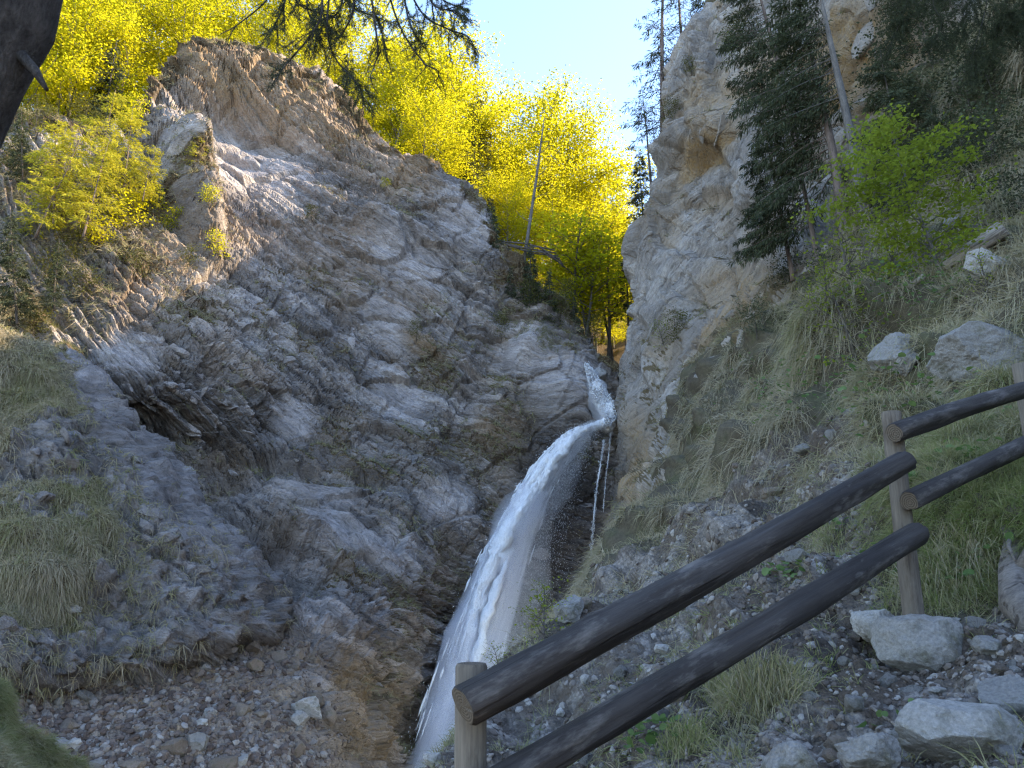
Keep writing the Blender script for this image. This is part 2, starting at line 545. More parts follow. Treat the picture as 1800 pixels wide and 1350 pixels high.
soil = np.clip(0.60 * ledge * sstep(0.3, 0.65, sn) + 0.5 * vegz * sstep(0.2, 0.7, sn) + 0.22 * sstep(0.52, 0.8, sn), 0, 1) * (1 - 0.75 * smooth) * (1 - 0.55 * scree)
rim = 1 - sstep(4, 22, np.abs(np.arange(shp[0]) - 24))[:, None] * np.ones(shp)
rim = np.where(np.arange(shp[0])[:, None] < 24, 1.0, rim).reshape(-1)
soil = np.maximum(soil, rim * 0.7 * sstep(0.2, 0.5, sn + 0.2))
warm = np.clip(np.max([blob(X, Yp, 430, 140, 170, 70, 20) * 0.95, blob(X, Yp, 650, 255, 120, 55, 25) * 0.55, blob(X, Yp, 745, 605, 45, 18, 35) * 0.9, blob(X, Yp, 400, 820, 40, 60) * 0.4,
               blob(X, Yp, 300, 440, 120, 130, 30) * 0.35, blob(X, Yp, 650, 1260, 100, 110, -20) * 0.8, blob(X, Yp, 400, 1230, 220, 110) * 0.5, blob(X, Yp, 880, 740, 60, 40) * 0.4, blob(X, Yp, 370, 560, 40, 110, -10) * 0.3], axis=0)  # first blob here paints sun warmth onto the lit upper-left rock
               + 0.35 * sstep(0.55, 0.8, 0.5 + 0.5 * fbm(P, 3.0, 4, 0.55, 51)) * (1 - 0.5 * smooth), 0, 1)
wetb = np.max([blob(X, Yp, 990, 950, 100, 260, -20), blob(X, Yp, 870, 1200, 120, 200), blob(X, Yp, 660, 1320, 90, 60) * 0.5], axis=0)
dark = np.clip(0.30 * shale * sstep(0.35, 0.7, 0.5 + 0.5 * fbm(P, 1.6, 3, 0.6, 61)) + 0.95 * blob(X, Yp, 1000, 930, 75, 230, -14, 0.35) + 0.8 * blob(X, Yp, 900, 1190, 90, 160, -20, 0.4)
               + 0.4 * sstep(0.62, 0.8, 0.5 + 0.5 * fbm(P, 4.0, 4, 0.6, 62)), 0, 1) * (1 - 0.4 * smooth)
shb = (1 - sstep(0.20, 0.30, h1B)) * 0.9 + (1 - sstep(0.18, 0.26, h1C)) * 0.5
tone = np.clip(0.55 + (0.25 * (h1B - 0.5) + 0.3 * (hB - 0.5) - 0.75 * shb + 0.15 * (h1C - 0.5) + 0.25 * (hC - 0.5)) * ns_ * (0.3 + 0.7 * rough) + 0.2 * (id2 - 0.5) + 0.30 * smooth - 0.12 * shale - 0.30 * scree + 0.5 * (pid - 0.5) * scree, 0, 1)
F = quads(*shp)
CLIFF = dict(tone=tone, vegz=vegz, V=V, N=ND, X=X, Y=Yp, soil=soil, scree=scree, ledge=ledge, smooth=smooth, shp=shp)
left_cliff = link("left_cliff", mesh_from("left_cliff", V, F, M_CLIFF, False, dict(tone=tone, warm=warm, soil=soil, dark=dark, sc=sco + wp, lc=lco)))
tag(left_cliff, "grey bedded rock wall left of the waterfall with shale ledges and slabs", None, None, "structure")

# ------------------------------------------------------------------ right wall and slope, one continuous base split in two
rowsR = [
 [(1250,20,45),(1330,-40,43),(1400,-90,40),(1480,-130,36),(1600,-180,31),(1700,-220,27),(1830,-250,22),(2000,-300,17),(2300,-350,13)],
 [(1175,120,44.5),(1260,80,41.5),(1340,40,38.5),(1430,0,34.5),(1550,-40,29.5),(1670,-60,25),(1810,-80,20.5),(2000,-100,16),(2300,-130,12)],
 [(1153,200,44),(1235,180,41),(1320,150,37.5),(1415,120,33.5),(1530,90,28.5),(1660,70,24),(1800,60,19.5),(1990,40,15),(2300,20,11.5)],
 [(1166,290,43.5),(1235,280,40.5),(1310,265,37),(1405,245,32.5),(1520,220,27.5),(1655,205,22.8),(1800,190,18.5),(1990,170,14.3),(2300,150,11)],
 [(1143,370,43.3),(1225,370,40),(1300,365,36.5),(1395,350,31.5),(1515,330,26),(1650,315,21.3),(1800,300,17),(1990,290,13.4),(2300,270,10.4)],
 [(1112,440,43.2),(1205,455,39.5),(1290,455,36),(1385,440,30),(1510,420,24),(1650,400,19),(1800,385,15),(1990,380,12),(2300,370,9.5)],
 [(1103,540,43.2),(1190,545,38.5),(1275,540,34),(1375,520,27.5),(1505,500,21),(1650,470,16),(1800,450,12.5),(1990,440,10.2),(2300,450,8.5)],
 [(1092,620,43),(1175,630,37.5),(1260,620,31),(1365,590,24),(1500,555,17),(1650,520,12.5),(1800,490,10),(1990,480,8.6),(2300,490,7.3)],
 [(1080,700,42.5),(1150,715,36),(1240,710,28.5),(1350,680,20.5),(1490,640,14),(1650,600,10),(1800,560,8.3),(1990,550,7.2),(2300,560,6.2)],
 [(1080,780,41),(1135,805,33),(1220,810,24.5),(1335,780,17),(1480,735,11.5),(1640,690,8.6),(1800,650,7.2),(1990,640,6.2),(2300,650,5.4)],
 [(1080,860,37),(1120,890,28),(1200,900,19.5),(1320,870,13),(1470,830,9.2),(1640,790,7.2),(1800,750,6.2),(1990,740,5.3),(2300,760,4.6)],
 [(1062,945,31),(1100,965,23),(1180,980,15),(1300,955,10.2),(1460,920,7.5),(1640,880,6.1),(1800,850,5.4),(1990,850,4.6),(2300,880,3.9)],
 [(1028,1040,22),(1070,1050,16.5),(1150,1055,11.2),(1280,1035,8.2),(1450,1010,6.3),(1640,980,5.4),(1800,955,4.9),(1990,960,4.1),(2300,1000,3.3)],
 [(965,1100,14),(1020,1115,11),(1120,1125,8.3),(1260,1110,6.5),(1440,1090,5.2),(1640,1085,4.55),(1800,1075,4.3),(1990,1080,3.6),(2300,1130,2.9)],
 [(870,1190,9),(950,1200,7.6),(1080,1205,6.2),(1240,1190,5.2),(1430,1175,4.3),(1640,1165,3.85),(1800,1150,3.6),(1990,1170,3.1),(2300,1230,2.5)],
 [(800,1285,6.5),(890,1290,5.6),(1040,1290,4.8),(1220,1280,4.2),(1420,1265,3.6),(1640,1260,3.2),(1800,1250,3.0),(1990,1280,2.6),(2300,1350,2.1)],
 [(740,1380,4.9),(840,1390,4.3),(1010,1390,3.8),(1210,1380,3.4),(1415,1370,3.0),(1640,1365,2.7),(1800,1360,2.55),(1990,1400,2.2),(2300,1480,1.8)],
 [(700,1600,3.3),(820,1600,2.9),(1000,1600,2.6),(1210,1600,2.3),(1415,1600,2.1),(1640,1600,1.9),(1800,1600,1.8),(2000,1650,1.6),(2300,1750,1.4)],
]
CR = np.array([[at(*c) for c in r] for r in rowsR])
k0 = CR[:, :1].copy()
for r in range(len(CR)):
    if r < 10: k0[r, 0] += np.array([3.5, 8, 0.0])
    else:
        q = CR[r, 0]
        k0[r, 0] = EYE + (q - EYE) * (1 + 0.12) + np.array([0.25, 0.2, -1.2]) * min(1, q[1] / 14 + 0.1)
e1_ = CR[:, -1:] + np.array([5.0, -5.0, 2.5])  # unseen hillside added beside the viewpoint to keep sun off the path
e2_ = CR[:, -1:] + np.array([14.0, -22.0, 8.0])
CR = np.concatenate([k0, CR, e1_, e2_], axis=1)
ex_ = (9.0 * sstep(33, 27, CR[0][:, 1]) if False else 9.0 * (1 - sstep(27, 33, CR[0][:, 1])))[:, None] * np.array([0.6, 0, 1.0])  # raises the unseen crest so its shadow covers the left spur
top1 = CR[0] + np.array([2.0, 3.0, 2.5]) + ex_ * 0.35
top2 = CR[0] + np.array([9.0, 7.0, 7.0]) + ex_
top3 = CR[0] + np.array([40, 8.0, 4.0])  # unseen back slope, added to stop sun passing under the open crest
top4 = CR[0] + np.array([75, 10.0, -60.0])
CR = np.concatenate([top4[None], top3[None], top2[None], top1[None], CR])
PR = patch(CR, 2.4, hid_rows=(0, 1, 2, 3, 20), hid_cols=(0, 8, 9, 10), hid_n=22)
NR = grid_normals(PR)
SPR = grid_spacing(PR)
XR, YR = proj(PR)
shR = PR.shape[:2]
P = PR.reshape(-1, 3).astype(np.float32)
N = NR.reshape(-1, 3)
SPc = SPR.reshape(-1)
X, Yp = XR.reshape(-1), YR.reshape(-1)
dist = np.linalg.norm(P - EYE, axis=1)
# the border of rock and grass, as X at a given Y
by = np.array([-400, -100, 0, 80, 200, 430, 520, 620, 690, 760, 850, 930, 1010, 1100, 1400, 1700])
bx = np.array([2100, 1850, 1740, 1640, 1560, 1490, 1390, 1290, 1230, 1180, 1130, 1060, 1015, 930, 600, 500])
bn = fbm(P, 5.0, 4, 0.6, 71)
side = X - np.interp(Yp, by, bx) + bn * 55 * np.clip(dist / 25, 0.3, 1)
grassy = sstep(-8, 26, side)
gb = sstep(-70, 60, side)
rockw = 1 - gb

# stone bands on the hillside
sc_line = np.interp(X, [980, 1060, 1200, 1300, 1400, 1480, 1560], [1085, 1030, 965, 900, 810, 745, 690])
gravel = sstep(-12, 18, Yp - sc_line) * (1 - sstep(1480, 1640, X)) * sstep(600, 700, Yp)
path = np.max([blob(X, Yp, 1720, 1150, 260, 70, -8, 0.4), blob(X, Yp, 1560, 1270, 190, 90, 0, 0.4), blob(X, Yp, 1900, 1300, 400, 160, 0, 0.3)], axis=0)
path = np.maximum(path, sstep(1385, 1480, Yp))

# rock: massive, broken by joints running down to the lower left
g1, ge1, gi1 = facets(P, 5.5, 15, (1, 1, 1.5))
g2, ge2, gi2 = facets(P, 1.7, 16, (1, 1, 1.3))
g3, ge3, gi3 = facets(P, 0.55, 17)
ns2 = unit(np.array([-0.62, 0.25, 0.75])); lat2 = unit(np.array([0.75, 0.1, 0.62]))
wp2 = 1.1 * fbm(P, 7.0, 3, 0.5, 81)
h1, f1_, l1, _i = strata(P, ns2, lat2, 3.4, 7.0, 5, wp2)
h2, f2_, l2, _i = strata(P, ns2, lat2, 0.9, 2.4, 6, wp2)
rs = 0.35 + 0.65 * sstep(-0.15, 0.35, fbm(P, 6.0, 3, 0.5, 83))
ns3 = unit(np.array([0.80, -0.50, -0.22])); lat3 = unit(np.array([0.25, 0.1, 0.95]))
h3, f3_, l3, _i = strata(P, ns3, lat3, 2.3, 6.0, 7, 0.5 * fbm(P, 6.0, 2, 0.5, 82))
dr = 0.25 * fbm(P, 8.0, 2, 0.45, 85) + 0.55 * (h1 - 0.5) + 0.45 * (f1_ - 0.5) - 0.15 * l1 + 0.55 * (h3 - 0.5) + 0.30 * (f3_ - 0.5) - 0.2 * l3 + rs * (0.2 * (h2 - 0.5) + 0.16 * (f2_ - 0.5) - 0.1 * l2)
dr += 0.55 * g1 + 0.16 * g2 + 0.06 * g3 - 0.34 * (1 - ge1) - 0.17 * (1 - ge2) * (0.4 + 0.6 * rs) + 0.06 * fbm(P, 0.6, 3, 0.6, 87, SPc)
dr -= 0.7 * blob(X, Yp, 1228, 290, 60, 11, -38, 0.7) + 0.8 * blob(X, Yp, 1250, 345, 50, 10, -30, 0.7) + 1.0 * blob(X, Yp, 1290, 470, 90, 22, -42, 0.8)
dr += 1.2 * blob(X, Yp, 1215, 240, 60, 26, -30, 0.7) - 0.4 * blob(X, Yp, 1190, 310, 12, 40, 15, 0.8)
# slope: terraces of turf, hummocks and rubble
sc = np.clip(dist / 20, 0.1, 1.0)
dg = 0.9 * sc * fbm(P, 3.2, 3, 0.5, 91) + 0.30 * np.clip(dist / 9, 0.25, 1.2) * fbm(P * np.array([1, 1, 1.6], np.float32), 1.1, 4, 0.55, 92, SPc) + 0.05 * fbm(P, 0.25, 3, 0.6, 93, SPc)
st_ = np.sin((P[:, 2] + 0.8 * fbm(P, 4.0, 2, 0.5, 94)) * 5.2)
dg += 0.24 * np.clip(dist / 12, 0.2, 1) * np.clip(st_, -0.2, 1) * (1 - gravel)
r1, re1, rid1 = facets(P, 0.42, 95)
r2, re2, rid2 = facets(P, 0.13, 96)
r3, re3, rid3 = facets(P, 0.055, 97)
lod2 = sstep(1.5, 4, 0.13 / SPc); lod3 = sstep(1.5, 4, 0.055 / SPc)
rub = np.clip(gravel + path, 0, 1)
dg += rub * (0.035 * np.clip(dist / 8, 0.35, 1.3) * r1 + lod2 * (0.028 * r2 - 0.014 * (1 - re2)) + lod3 * 0.012 * r3)
dg -= path * 0.02
hidr = np.broadcast_to((np.arange(shR[0]) < 60)[:, None], shR).reshape(-1)
d = dr * rockw + dg * gb
d *= np.clip((dist - 1.0) / 4, 0.25, 1)
ci = np.broadcast_to(np.arange(shR[1])[None, :], shR).reshape(-1)
d *= np.where(Yp > 880, 0.15 + 0.85 * sstep(24, 70, ci), 1.0)
V = P + N * d[:, None]
V3 = V.reshape(*shR, 3)
ND = grid_normals(V3).reshape(-1, 3)
ledge = sstep(0.3, 0.8, ND[:, 2])
sn = 0.5 + 0.5 * fbm(P, 1.8, 4, 0.6, 101)
soilr = np.clip(0.7 * ledge * sstep(0.35, 0.65, sn) + 0.3 * sstep(-120, 20, side) * sstep(0.4, 0.7, sn) + 0.35 * blob(X, Yp, 1160, 690, 70, 110, 0) * sn + 0.5 * blob(X, Yp, 1420, 560, 200, 90, -30) * sn, 0, 1)
rimr = np.where(np.arange(shR[0]) < 88 + 6, 1.0, 0.0)[:, None] * np.ones(shR)
soilr = np.maximum(soilr, rimr.reshape(-1) * 0.8)
warmr = np.clip(np.max([blob(X, Yp, 1235, 165, 60, 45, -40) * 0.75, blob(X, Yp, 1240, 275, 70, 26, -35) * 1.0, blob(X, Yp, 1265, 215, 40, 70, 20) * 0.6, blob(X, Yp, 1500, 110, 170, 90, -15) * 0.85, blob(X, Yp, 1105, 830, 40, 110, 5) * 0.9,
                        blob(X, Yp, 1260, 500, 60, 40, -40) * 0.7, blob(X, Yp, 1260, 350, 40, 20, -30) * 0.6, blob(X, Yp, 1300, 560, 120, 40, -40) * 0.4], axis=0)
                + 0.5 * sstep(0.55, 0.8, 0.5 + 0.5 * fbm(P * np.array([1, 1, .5], np.float32), 3.5, 4, 0.55, 105)), 0, 1)
darkr = np.clip(0.5 * sstep(0.6, 0.8, 0.5 + 0.5 * fbm(P * np.array([1, 1, .4], np.float32), 2.6, 4, 0.6, 106)) + 0.95 * (1 - sstep(6, 26, X - np.interp(Yp, [700, 760, 900, 1000], [1068, 1078, 1075, 1050]))) * sstep(735, 770, Yp), 0, 1)
toner = np.clip(0.6 + 0.3 * (h2 - 0.5) * rs + 0.35 * (gi2 - 0.5) + 0.25 * (gi1 - 0.5), 0, 1)
toneg = np.clip(0.5 + 0.6 * (rid1 - 0.5) * rub + 0.7 * (rid2 - 0.5) * rub * lod2 + 0.5 * (rid3 - .5) * rub * lod3, 0, 1)

# rough turf and rubble
M = Mat("turf_and_rubble")
n1 = M.noise(1.2, 8, 0.65); n2 = M.noise(9.0, 8, 0.7); n3 = M.noise(60.0, 4, 0.7)
turf = M.ramp(n1, [(0.3, (0.075, 0.06, 0.042)), (0.5, (0.10, 0.085, 0.055)), (0.7, (0.075, 0.08, 0.036))])  # soil darkened to stand in for shade between grass clumps
turf = M.mix(0.8, turf, M.ramp(n2, [(0.3, 0.45), (0.7, 1.35)]), 'MULTIPLY')
stone = M.ramp(M.attr("tone"), [(0.15, (0.07, 0.055, 0.045)), (0.5, (0.145, 0.122, 0.102)), (0.85, (0.27, 0.24, 0.215))])
stone = M.mix(0.6, stone, M.ramp(n2, [(0.3, 0.5), (0.7, 1.3)]), 'MULTIPLY')
stone = M.mix(0.5, stone, M.ramp(n3, [(0.3, 0.5), (0.7, 1.25)]), 'MULTIPLY')
dirt = M.mix(n3, (0.05, 0.038, 0.028), (0.145, 0.112, 0.085))
rf = M.attr("rub")
vc1 = M.voro(9.0, 'F1', out="Color"); vc2 = M.voro(26.0, 'F1', out="Color")
vd1 = M.voro(9.0, 'F1'); vd2 = M.voro(26.0, 'F1')
stone = M.mix(0.8, stone, M.ramp(vc2, [(0.1, 0.5), (0.9, 1.5)]), 'MULTIPLY')
stone = M.mix(0.5, stone, M.ramp(vc1, [(0.2, 0.6), (0.8, 1.35)]), 'MULTIPLY')
ground = M.mix(M.ramp(M.math('ADD', M.attr("dirt"), M.math('MULTIPLY', M.math('SUBTRACT', n2, 0.5), 1.0)), [(0.4, 0.0), (0.6, 1.0)]), stone, dirt)
col = M.mix(M.ramp(M.math('ADD', rf, M.math('MULTIPLY', M.math('SUBTRACT', n2, 0.5), 0.9)), [(0.4, 0.0), (0.58, 1.0)]), turf, ground)
nb = M.bump(n2, 0.8, 0.06); nb = M.bump(n3, 0.7, 0.012, nb)
st_h = M.math('MULTIPLY', M.math('ADD', M.math('MULTIPLY', vd1, 1.0), M.math('MULTIPLY', vd2, 0.5)), rf)
nb = M.bump(M.math('SUBTRACT', 1.0, st_h), 0.7, 0.05, nb)
M_TURF = M.done(col, nb)

Fq = quads(*shR)
face_side = side[Fq].mean(1)
FR, FS = Fq[face_side <= 0], Fq[face_side > 0]
v_, f_, a_ = compact(V, FR, dict(tone=toner, warm=warmr, soil=soilr, dark=darkr, sc=P @ ns2 + wp2, lc=P @ lat2))
right_cliff = link("right_cliff", mesh_from("right_cliff", v_, f_, M_CLIFF2, False, a_))
tag(right_cliff, "pale massive rock wall right of the waterfall with ochre overhangs", None, None, "structure")
dn = 0.5 + 0.5 * fbm(P, 0.8, 4, 0.6, 111)
dirta = np.clip(0.75 * np.max([blob(X, Yp, 1510, 1190, 120, 60, -20), blob(X, Yp, 1640, 1150, 60, 30)], axis=0) + 0.55 * gravel * sstep(0.35, 0.6, dn) + 0.45 * path * sstep(0.35, 0.65, dn), 0, 1)
v_, f_, a_ = compact(V, FS, dict(tone=toneg, rub=rub, dirt=dirta))
slope = link("slope", mesh_from("slope", v_, f_, M_TURF, True, a_))
tag(slope, "steep grassy hillside with rubble and a stony path on the right", None, None, "structure")
SLOPE = dict(V=V, N=ND, X=X, Y=Yp, side=side, rub=rub, gravel=gravel, path=path, dist=dist, shp=shR, grassy=grassy, soil=soilr)

# ------------------------------------------------------------------ grassy spur in front of the left wall
rowsS = [
 [(-300,555,26),(-100,580,27),(0,604,27.6),(60,625,28),(98,648,28.5)],
 [(-300,700,24.5),(-100,700,25.6),(0,700,26.4),(90,715,27.2),(150,742,28)],
 [(-300,850,23.3),(-80,850,24.3),(60,845,25.3),(165,835,26.4),(228,836,27.2)],
 [(-300,1000,22),(-60,990,23.2),(95,970,24.3),(220,942,25.6),(315,930,26.8)],
 [(-300,1100,21),(-50,1090,22.4),(110,1072,23.7),(262,1042,25.3),(390,1000,27.2)],
 [(-300,1195,20.3),(-50,1190,21.8),(120,1182,23.2),(285,1155,24.6),(425,1105,27.0)],
]
CS = np.array([[at(*c) for c in r] for r in rowsS])
side_b = CS[:, -1:] + np.array([1.0, 3.5, -0.3])
CS = np.concatenate([CS, side_b], axis=1)
topb = CS[0] + np.array([0, 4, 0.3])
bot = CS[-1] + np.array([0, 3.0, -0.8])
CS = np.concatenate([topb[None], CS, bot[None]])
PS = patch(CS, 2.3, hid_rows=(0, 6), hid_cols=(0, 4), hid_n=14)
NS = grid_normals(PS); SPS = grid_spacing(PS).reshape(-1)
XS, YS = proj(PS)
shS = PS.shape[:2]
P = PS.reshape(-1, 3).astype(np.float32); N = NS.reshape(-1, 3); X = XS.reshape(-1); Yp = YS.reshape(-1)
g1, ge1, gi1 = facets(P, 0.8, 25); g2, ge2, gi2 = facets(P, 0.35, 26)
hB, fB, gB, iB = strata(P, unit(np.array([0.45, 0.1, 0.88])), unit(np.array([0.9, 0, -0.4])), 0.35, 0.8, 7, 0.3 * fbm(P, 2.0, 3, 0.5, 121))
rk = 0.5 + 0.5 * fbm(P * np.array([1, 1, 1], np.float32), 3.0, 4, 0.6, 122)
rl = np.interp(X, [-300, 0, 120, 250, 420], [1110, 1105, 1100, 1075, 1050])
rocky = np.clip(np.maximum(sstep(0.46, 0.62, rk + 0.12 * sstep(120, 300, X)), sstep(-15, 15, Yp - rl)), 0, 1)
rocky = np.maximum(rocky, 0.75 * blob(X, Yp, 330, 1060, 90, 80, -30))
gl_ = np.interp(Yp, [600, 750, 850, 950, 1050, 1100], [95, 118, 150, 180, 200, 205])
rocky = np.maximum(rocky, 0.95 * sstep(-10, 50, X - gl_ + 30 * (rk - 0.5)))
d = 0.5 * fbm(P, 3.0, 4, 0.5, 123) + 0.25 * fbm(P, 0.9, 4, 0.6, 124, SPS) + rocky * (0.2 * g1 + 0.12 * g2 + 0.28 * (hB - 0.5) + 0.2 * (fB - 0.5) - 0.06 * (1 - ge1))
st_ = np.sin((P[:, 2] + 0.6 * fbm(P, 3.0, 2, 0.5, 125)) * 5.5)
d += 0.14 * np.clip(st_, -0.2, 1) * (1 - rocky)
V = P + N * d[:, None]
ND = grid_normals(V.reshape(*shS, 3)).reshape(-1, 3)
toneS = np.clip(0.42 + 0.4 * (hB - 0.5) + 0.4 * (gi2 - 0.5), 0, 1)
soilS = np.clip(0.95 * (1 - rocky) + 0.25 * sstep(0.3, 0.8, ND[:, 2]), 0, 1)
M_SPUR = rock_material("spur_rock_and_turf", (0.22, 0.205, 0.20), (0.32, 0.30, 0.295), (0.30, 0.2, 0.1), (0.085, 0.073, 0.046), (0.06, 0.055, 0.05), 1.2)  # spur soil colour likewise darkened as painted shade among its tufts
spur = link("spur_hillside", mesh_from("spur_hillside", V, quads(*shS), M_SPUR, True, dict(tone=toneS, warm=np.zeros(len(V)), soil=soilS, dark=0.4 * sstep(0.5, 0.8, rk) * rocky, sc=P @ unit(np.array([0.45, 0.1, 0.88])), lc=P @ unit(np.array([0.9, 0, -0.4])))))
tag(spur, "dry grassy spur with ledges of dark stone at lower left", None, None, "structure")
SPUR = dict(V=V, N=ND, X=X, Y=Yp, rocky=rocky, shp=shS)

# ------------------------------------------------------------------ near grass bank in the lower left corner
rowsB = [[(-300,1120,5.5),(-150,1165,6.0),(-95,1190,6.2),(-75,1225,6.3)], [(-300,1250,4.8),(-150,1260,5.2),(-90,1268,5.5),(-52,1285,5.6)], [(-300,1370,4.3),(-150,1370,4.6),(-80,1370,4.9),(-36,1372,5.0)], [(-250,1600,3.5),(-110,1600,3.7),(-20,1600,3.9),(40,1600,4.0)]]
CB = np.array([[at(*c) for c in r] for r in rowsB])
CB = np.concatenate([CB, CB[:, -1:] + np.array([0.3, 1.0, -0.8])], axis=1)
CB = np.concatenate([(CB[0] + np.array([0, 0.8, -0.2]))[None], CB])
PB = patch(CB, 5, hid_rows=(0,), hid_cols=(0, 3), hid_n=8)
NB = grid_normals(PB).reshape(-1, 3); shB = PB.shape[:2]
P = PB.reshape(-1, 3).astype(np.float32)
V = P + NB * (0.12 * fbm(P, 0.6, 3, 0.5, 131))[:, None]
bank = link("bank", mesh_from("bank", V, quads(*shB), M_TURF, True, dict(tone=np.full(len(V), 0.4), rub=np.zeros(len(V)), dirt=np.zeros(len(V)))))
tag(bank, "grassy bank close by in the lower left corner", None, None, "structure")
BANK = dict(V=V, N=NB, X=proj(V)[0], Y=proj(V)[1])

# ------------------------------------------------------------------ wooded gorge behind, and the land around
def hill_z(x, y):
    fl = 12.0 + np.clip(y - 46, 0, 200) * 0.36 + np.clip(y - 60, 0, 100) * 0.10
    ax = 5.5 + (y - 46) * 0.06
    l = np.where(x < ax, (ax - x) * 0.86, (x - ax) * 0.45)
    l = np.where(l > 24, 24 + (l - 24) * 0.75, l)
    return fl + l

def hill_pt(px, py, Y):
    p = at(px, py, Y)
    return np.array([p[0], Y, float(hill_z(p[0], Y))])

gx, gy = np.meshgrid(np.linspace(-75, 60, 130), np.linspace(49, 150, 110), indexing='xy')
gp = np.stack([gx, gy, gx * 0], -1).reshape(-1, 3)
gz = hill_z(gp[:, 0], gp[:, 1]) + 1.2 * fbm(gp.astype(np.float32), 9, 4, 0.5, 141) + 0.25 * fbm(gp.astype(np.float32), 2, 3, 0.5, 142) - 0.6
# stay below the left wall's ridge, which closes the hill toward the viewer
rx, rz = CL[2][:, 0], CL[2][:, 2]
cap = np.interp(gp[:, 0], rx, rz) - 0.3 + np.clip(gp[:, 1] - 50, 0, 100) * 0.8
gz = np.where(gp[:, 0] < 5, np.minimum(gz, cap), gz)
gp[:, 2] = gz
M = Mat("forest_floor")
n1 = M.noise(0.6, 8, 0.65); n2 = M.noise(5, 6, 0.7)
c = M.ramp(n1, [(0.3, (0.10, 0.07, 0.04)), (0.55, (0.16, 0.115, 0.06)), (0.75, (0.07, 0.085, 0.03))])
c = M.mix(0.7, c, M.ramp(n2, [(0.3, 0.4), (0.7, 1.3)]), 'MULTIPLY')
M_FLOOR = M.done(c, M.bump(n2, 0.8, 0.15))
hill = link("gorge_hillside", mesh_from("gorge_hillside", gp, quads(*gx.shape), M_FLOOR, True))
tag(hill, "wooded hillside rising behind the top of the waterfall", None, None, "structure")
HILL = gp.reshape(*gx.shape, 3)

gg = np.linspace(-1, 1, 61)
gg = np.sign(gg) * np.abs(gg) ** 2.2 * 2500
ux, uy = np.meshgrid(gg, gg, indexing='xy')
up_ = np.stack([ux, uy, ux * 0], -1).reshape(-1, 3)
rr = np.hypot(up_[:, 0], up_[:, 1])
up_[:, 2] = -22 + 9 * fbm(up_.astype(np.float32), 300, 3, 0.5, 151) * sstep(200, 700, rr)
ground = link("ground", mesh_from("ground", up_, quads(*ux.shape), M_FLOOR, True))
tag(ground, "valley floor far below the gorge", None, None, "structure")
# ------------------------------------------------------------------ builders for plants, stones and logs
class Buf:
    """Collects triangles and quads with one 'tone' value per vertex."""
    def __init__(self):
        self.v, self.t, self.q, self.a, self.n = [], [], [], [], 0

    def add(self, V, tri=None, quad=None, tone=0.5):
        V = np.asarray(V, np.float32).reshape(-1, 3)
        if tri is not None and len(tri): self.t.append(np.asarray(tri, np.int64) + self.n)
        if quad is not None and len(quad): self.q.append(np.asarray(quad, np.int64) + self.n)
        self.v.append(V)
        self.a.append(np.broadcast_to(np.asarray(tone, np.float32), (len(V),)))
        self.n += len(V)

    def mesh(self, name, mat, smooth=False):
        F = []
        if self.t: F.append(np.concatenate(self.t))
        if self.q: F.append(np.concatenate(self.q))
        return mesh_from(name, np.concatenate(self.v), F, mat, smooth, dict(tone=np.concatenate(self.a)))


def tube(buf, path, radii, sides=8, tone=0.5, lump=0.0, seed=0, caps=True):
    path = np.asarray(path, float)
    radii = np.broadcast_to(np.asarray(radii, float), (len(path),))
    t = unit(np.gradient(path, axis=0))
    ref = np.array([0, 0, 1.0]) if abs(t[0][2]) < 0.9 else np.array([1.0, 0, 0])
    a = unit(np.cross(t, ref)); b = np.cross(t, a)
    th = np.arange(sides) / sides * 2 * math.pi
    ring = np.cos(th)[None, :, None] * a[:, None] + np.sin(th)[None, :, None] * b[:, None]
    r = radii[:, None] * np.ones((1, sides))
    V = path[:, None] + ring * r[..., None]
    if lump:
        V = path[:, None] + ring * (r * (1 + lump * fbm((V / np.maximum(radii.max(), 1e-3) * 0.9 + seed * 7.7).astype(np.float32), 1.0, 3, 0.55, seed)))[..., None]
    n = len(path)
    k = np.arange(n * sides).reshape(n, sides)
    k2 = np.roll(k, -1, axis=1)
    q = np.stack([k[:-1], k2[:-1], k2[1:], k[1:]], -1).reshape(-1, 4)
    V = V.reshape(-1, 3)
    tri = []
    if caps:
        V = np.concatenate([V, path[:1], path[-1:]])
        c0, c1 = n * sides, n * sides + 1
        for s_ in range(sides):
            e_ = (s_ + 1) % sides
            tri += [(c0, k[0, e_], k[0, s_]), (c1, k[-1, s_], k[-1, e_])]
    buf.add(V, tri, q, tone)


def leaf_quads(buf, C, A, B, tone):
    """Diamond leaves with centres C, half length A and half width B vectors."""
    n = len(C)
    V = np.stack([C - A, C - 0.1 * A + B, C + A, C - 0.1 * A - B], 1).reshape(-1, 3)
    buf.add(V, None, np.arange(n * 4).reshape(n, 4), np.repeat(tone, 4))


def rand_dirs(n, rng, flat=1.0):
    d = rng.normal(size=(n, 3))
    d[:, 2] *= flat
    return unit(d)


def bend(p0, d0, L, n, rng, wob=0.15, lift=0.0):
    """A wandering path from p0 along d0."""
    p, d = [np.asarray(p0, float)], unit(np.asarray(d0, float))
    for _ in range(n):
        d = unit(d + rng.normal(size=3) * wob + np.array([0, 0, lift]))
        p.append(p[-1] + d * L / n)
    return np.array(p)


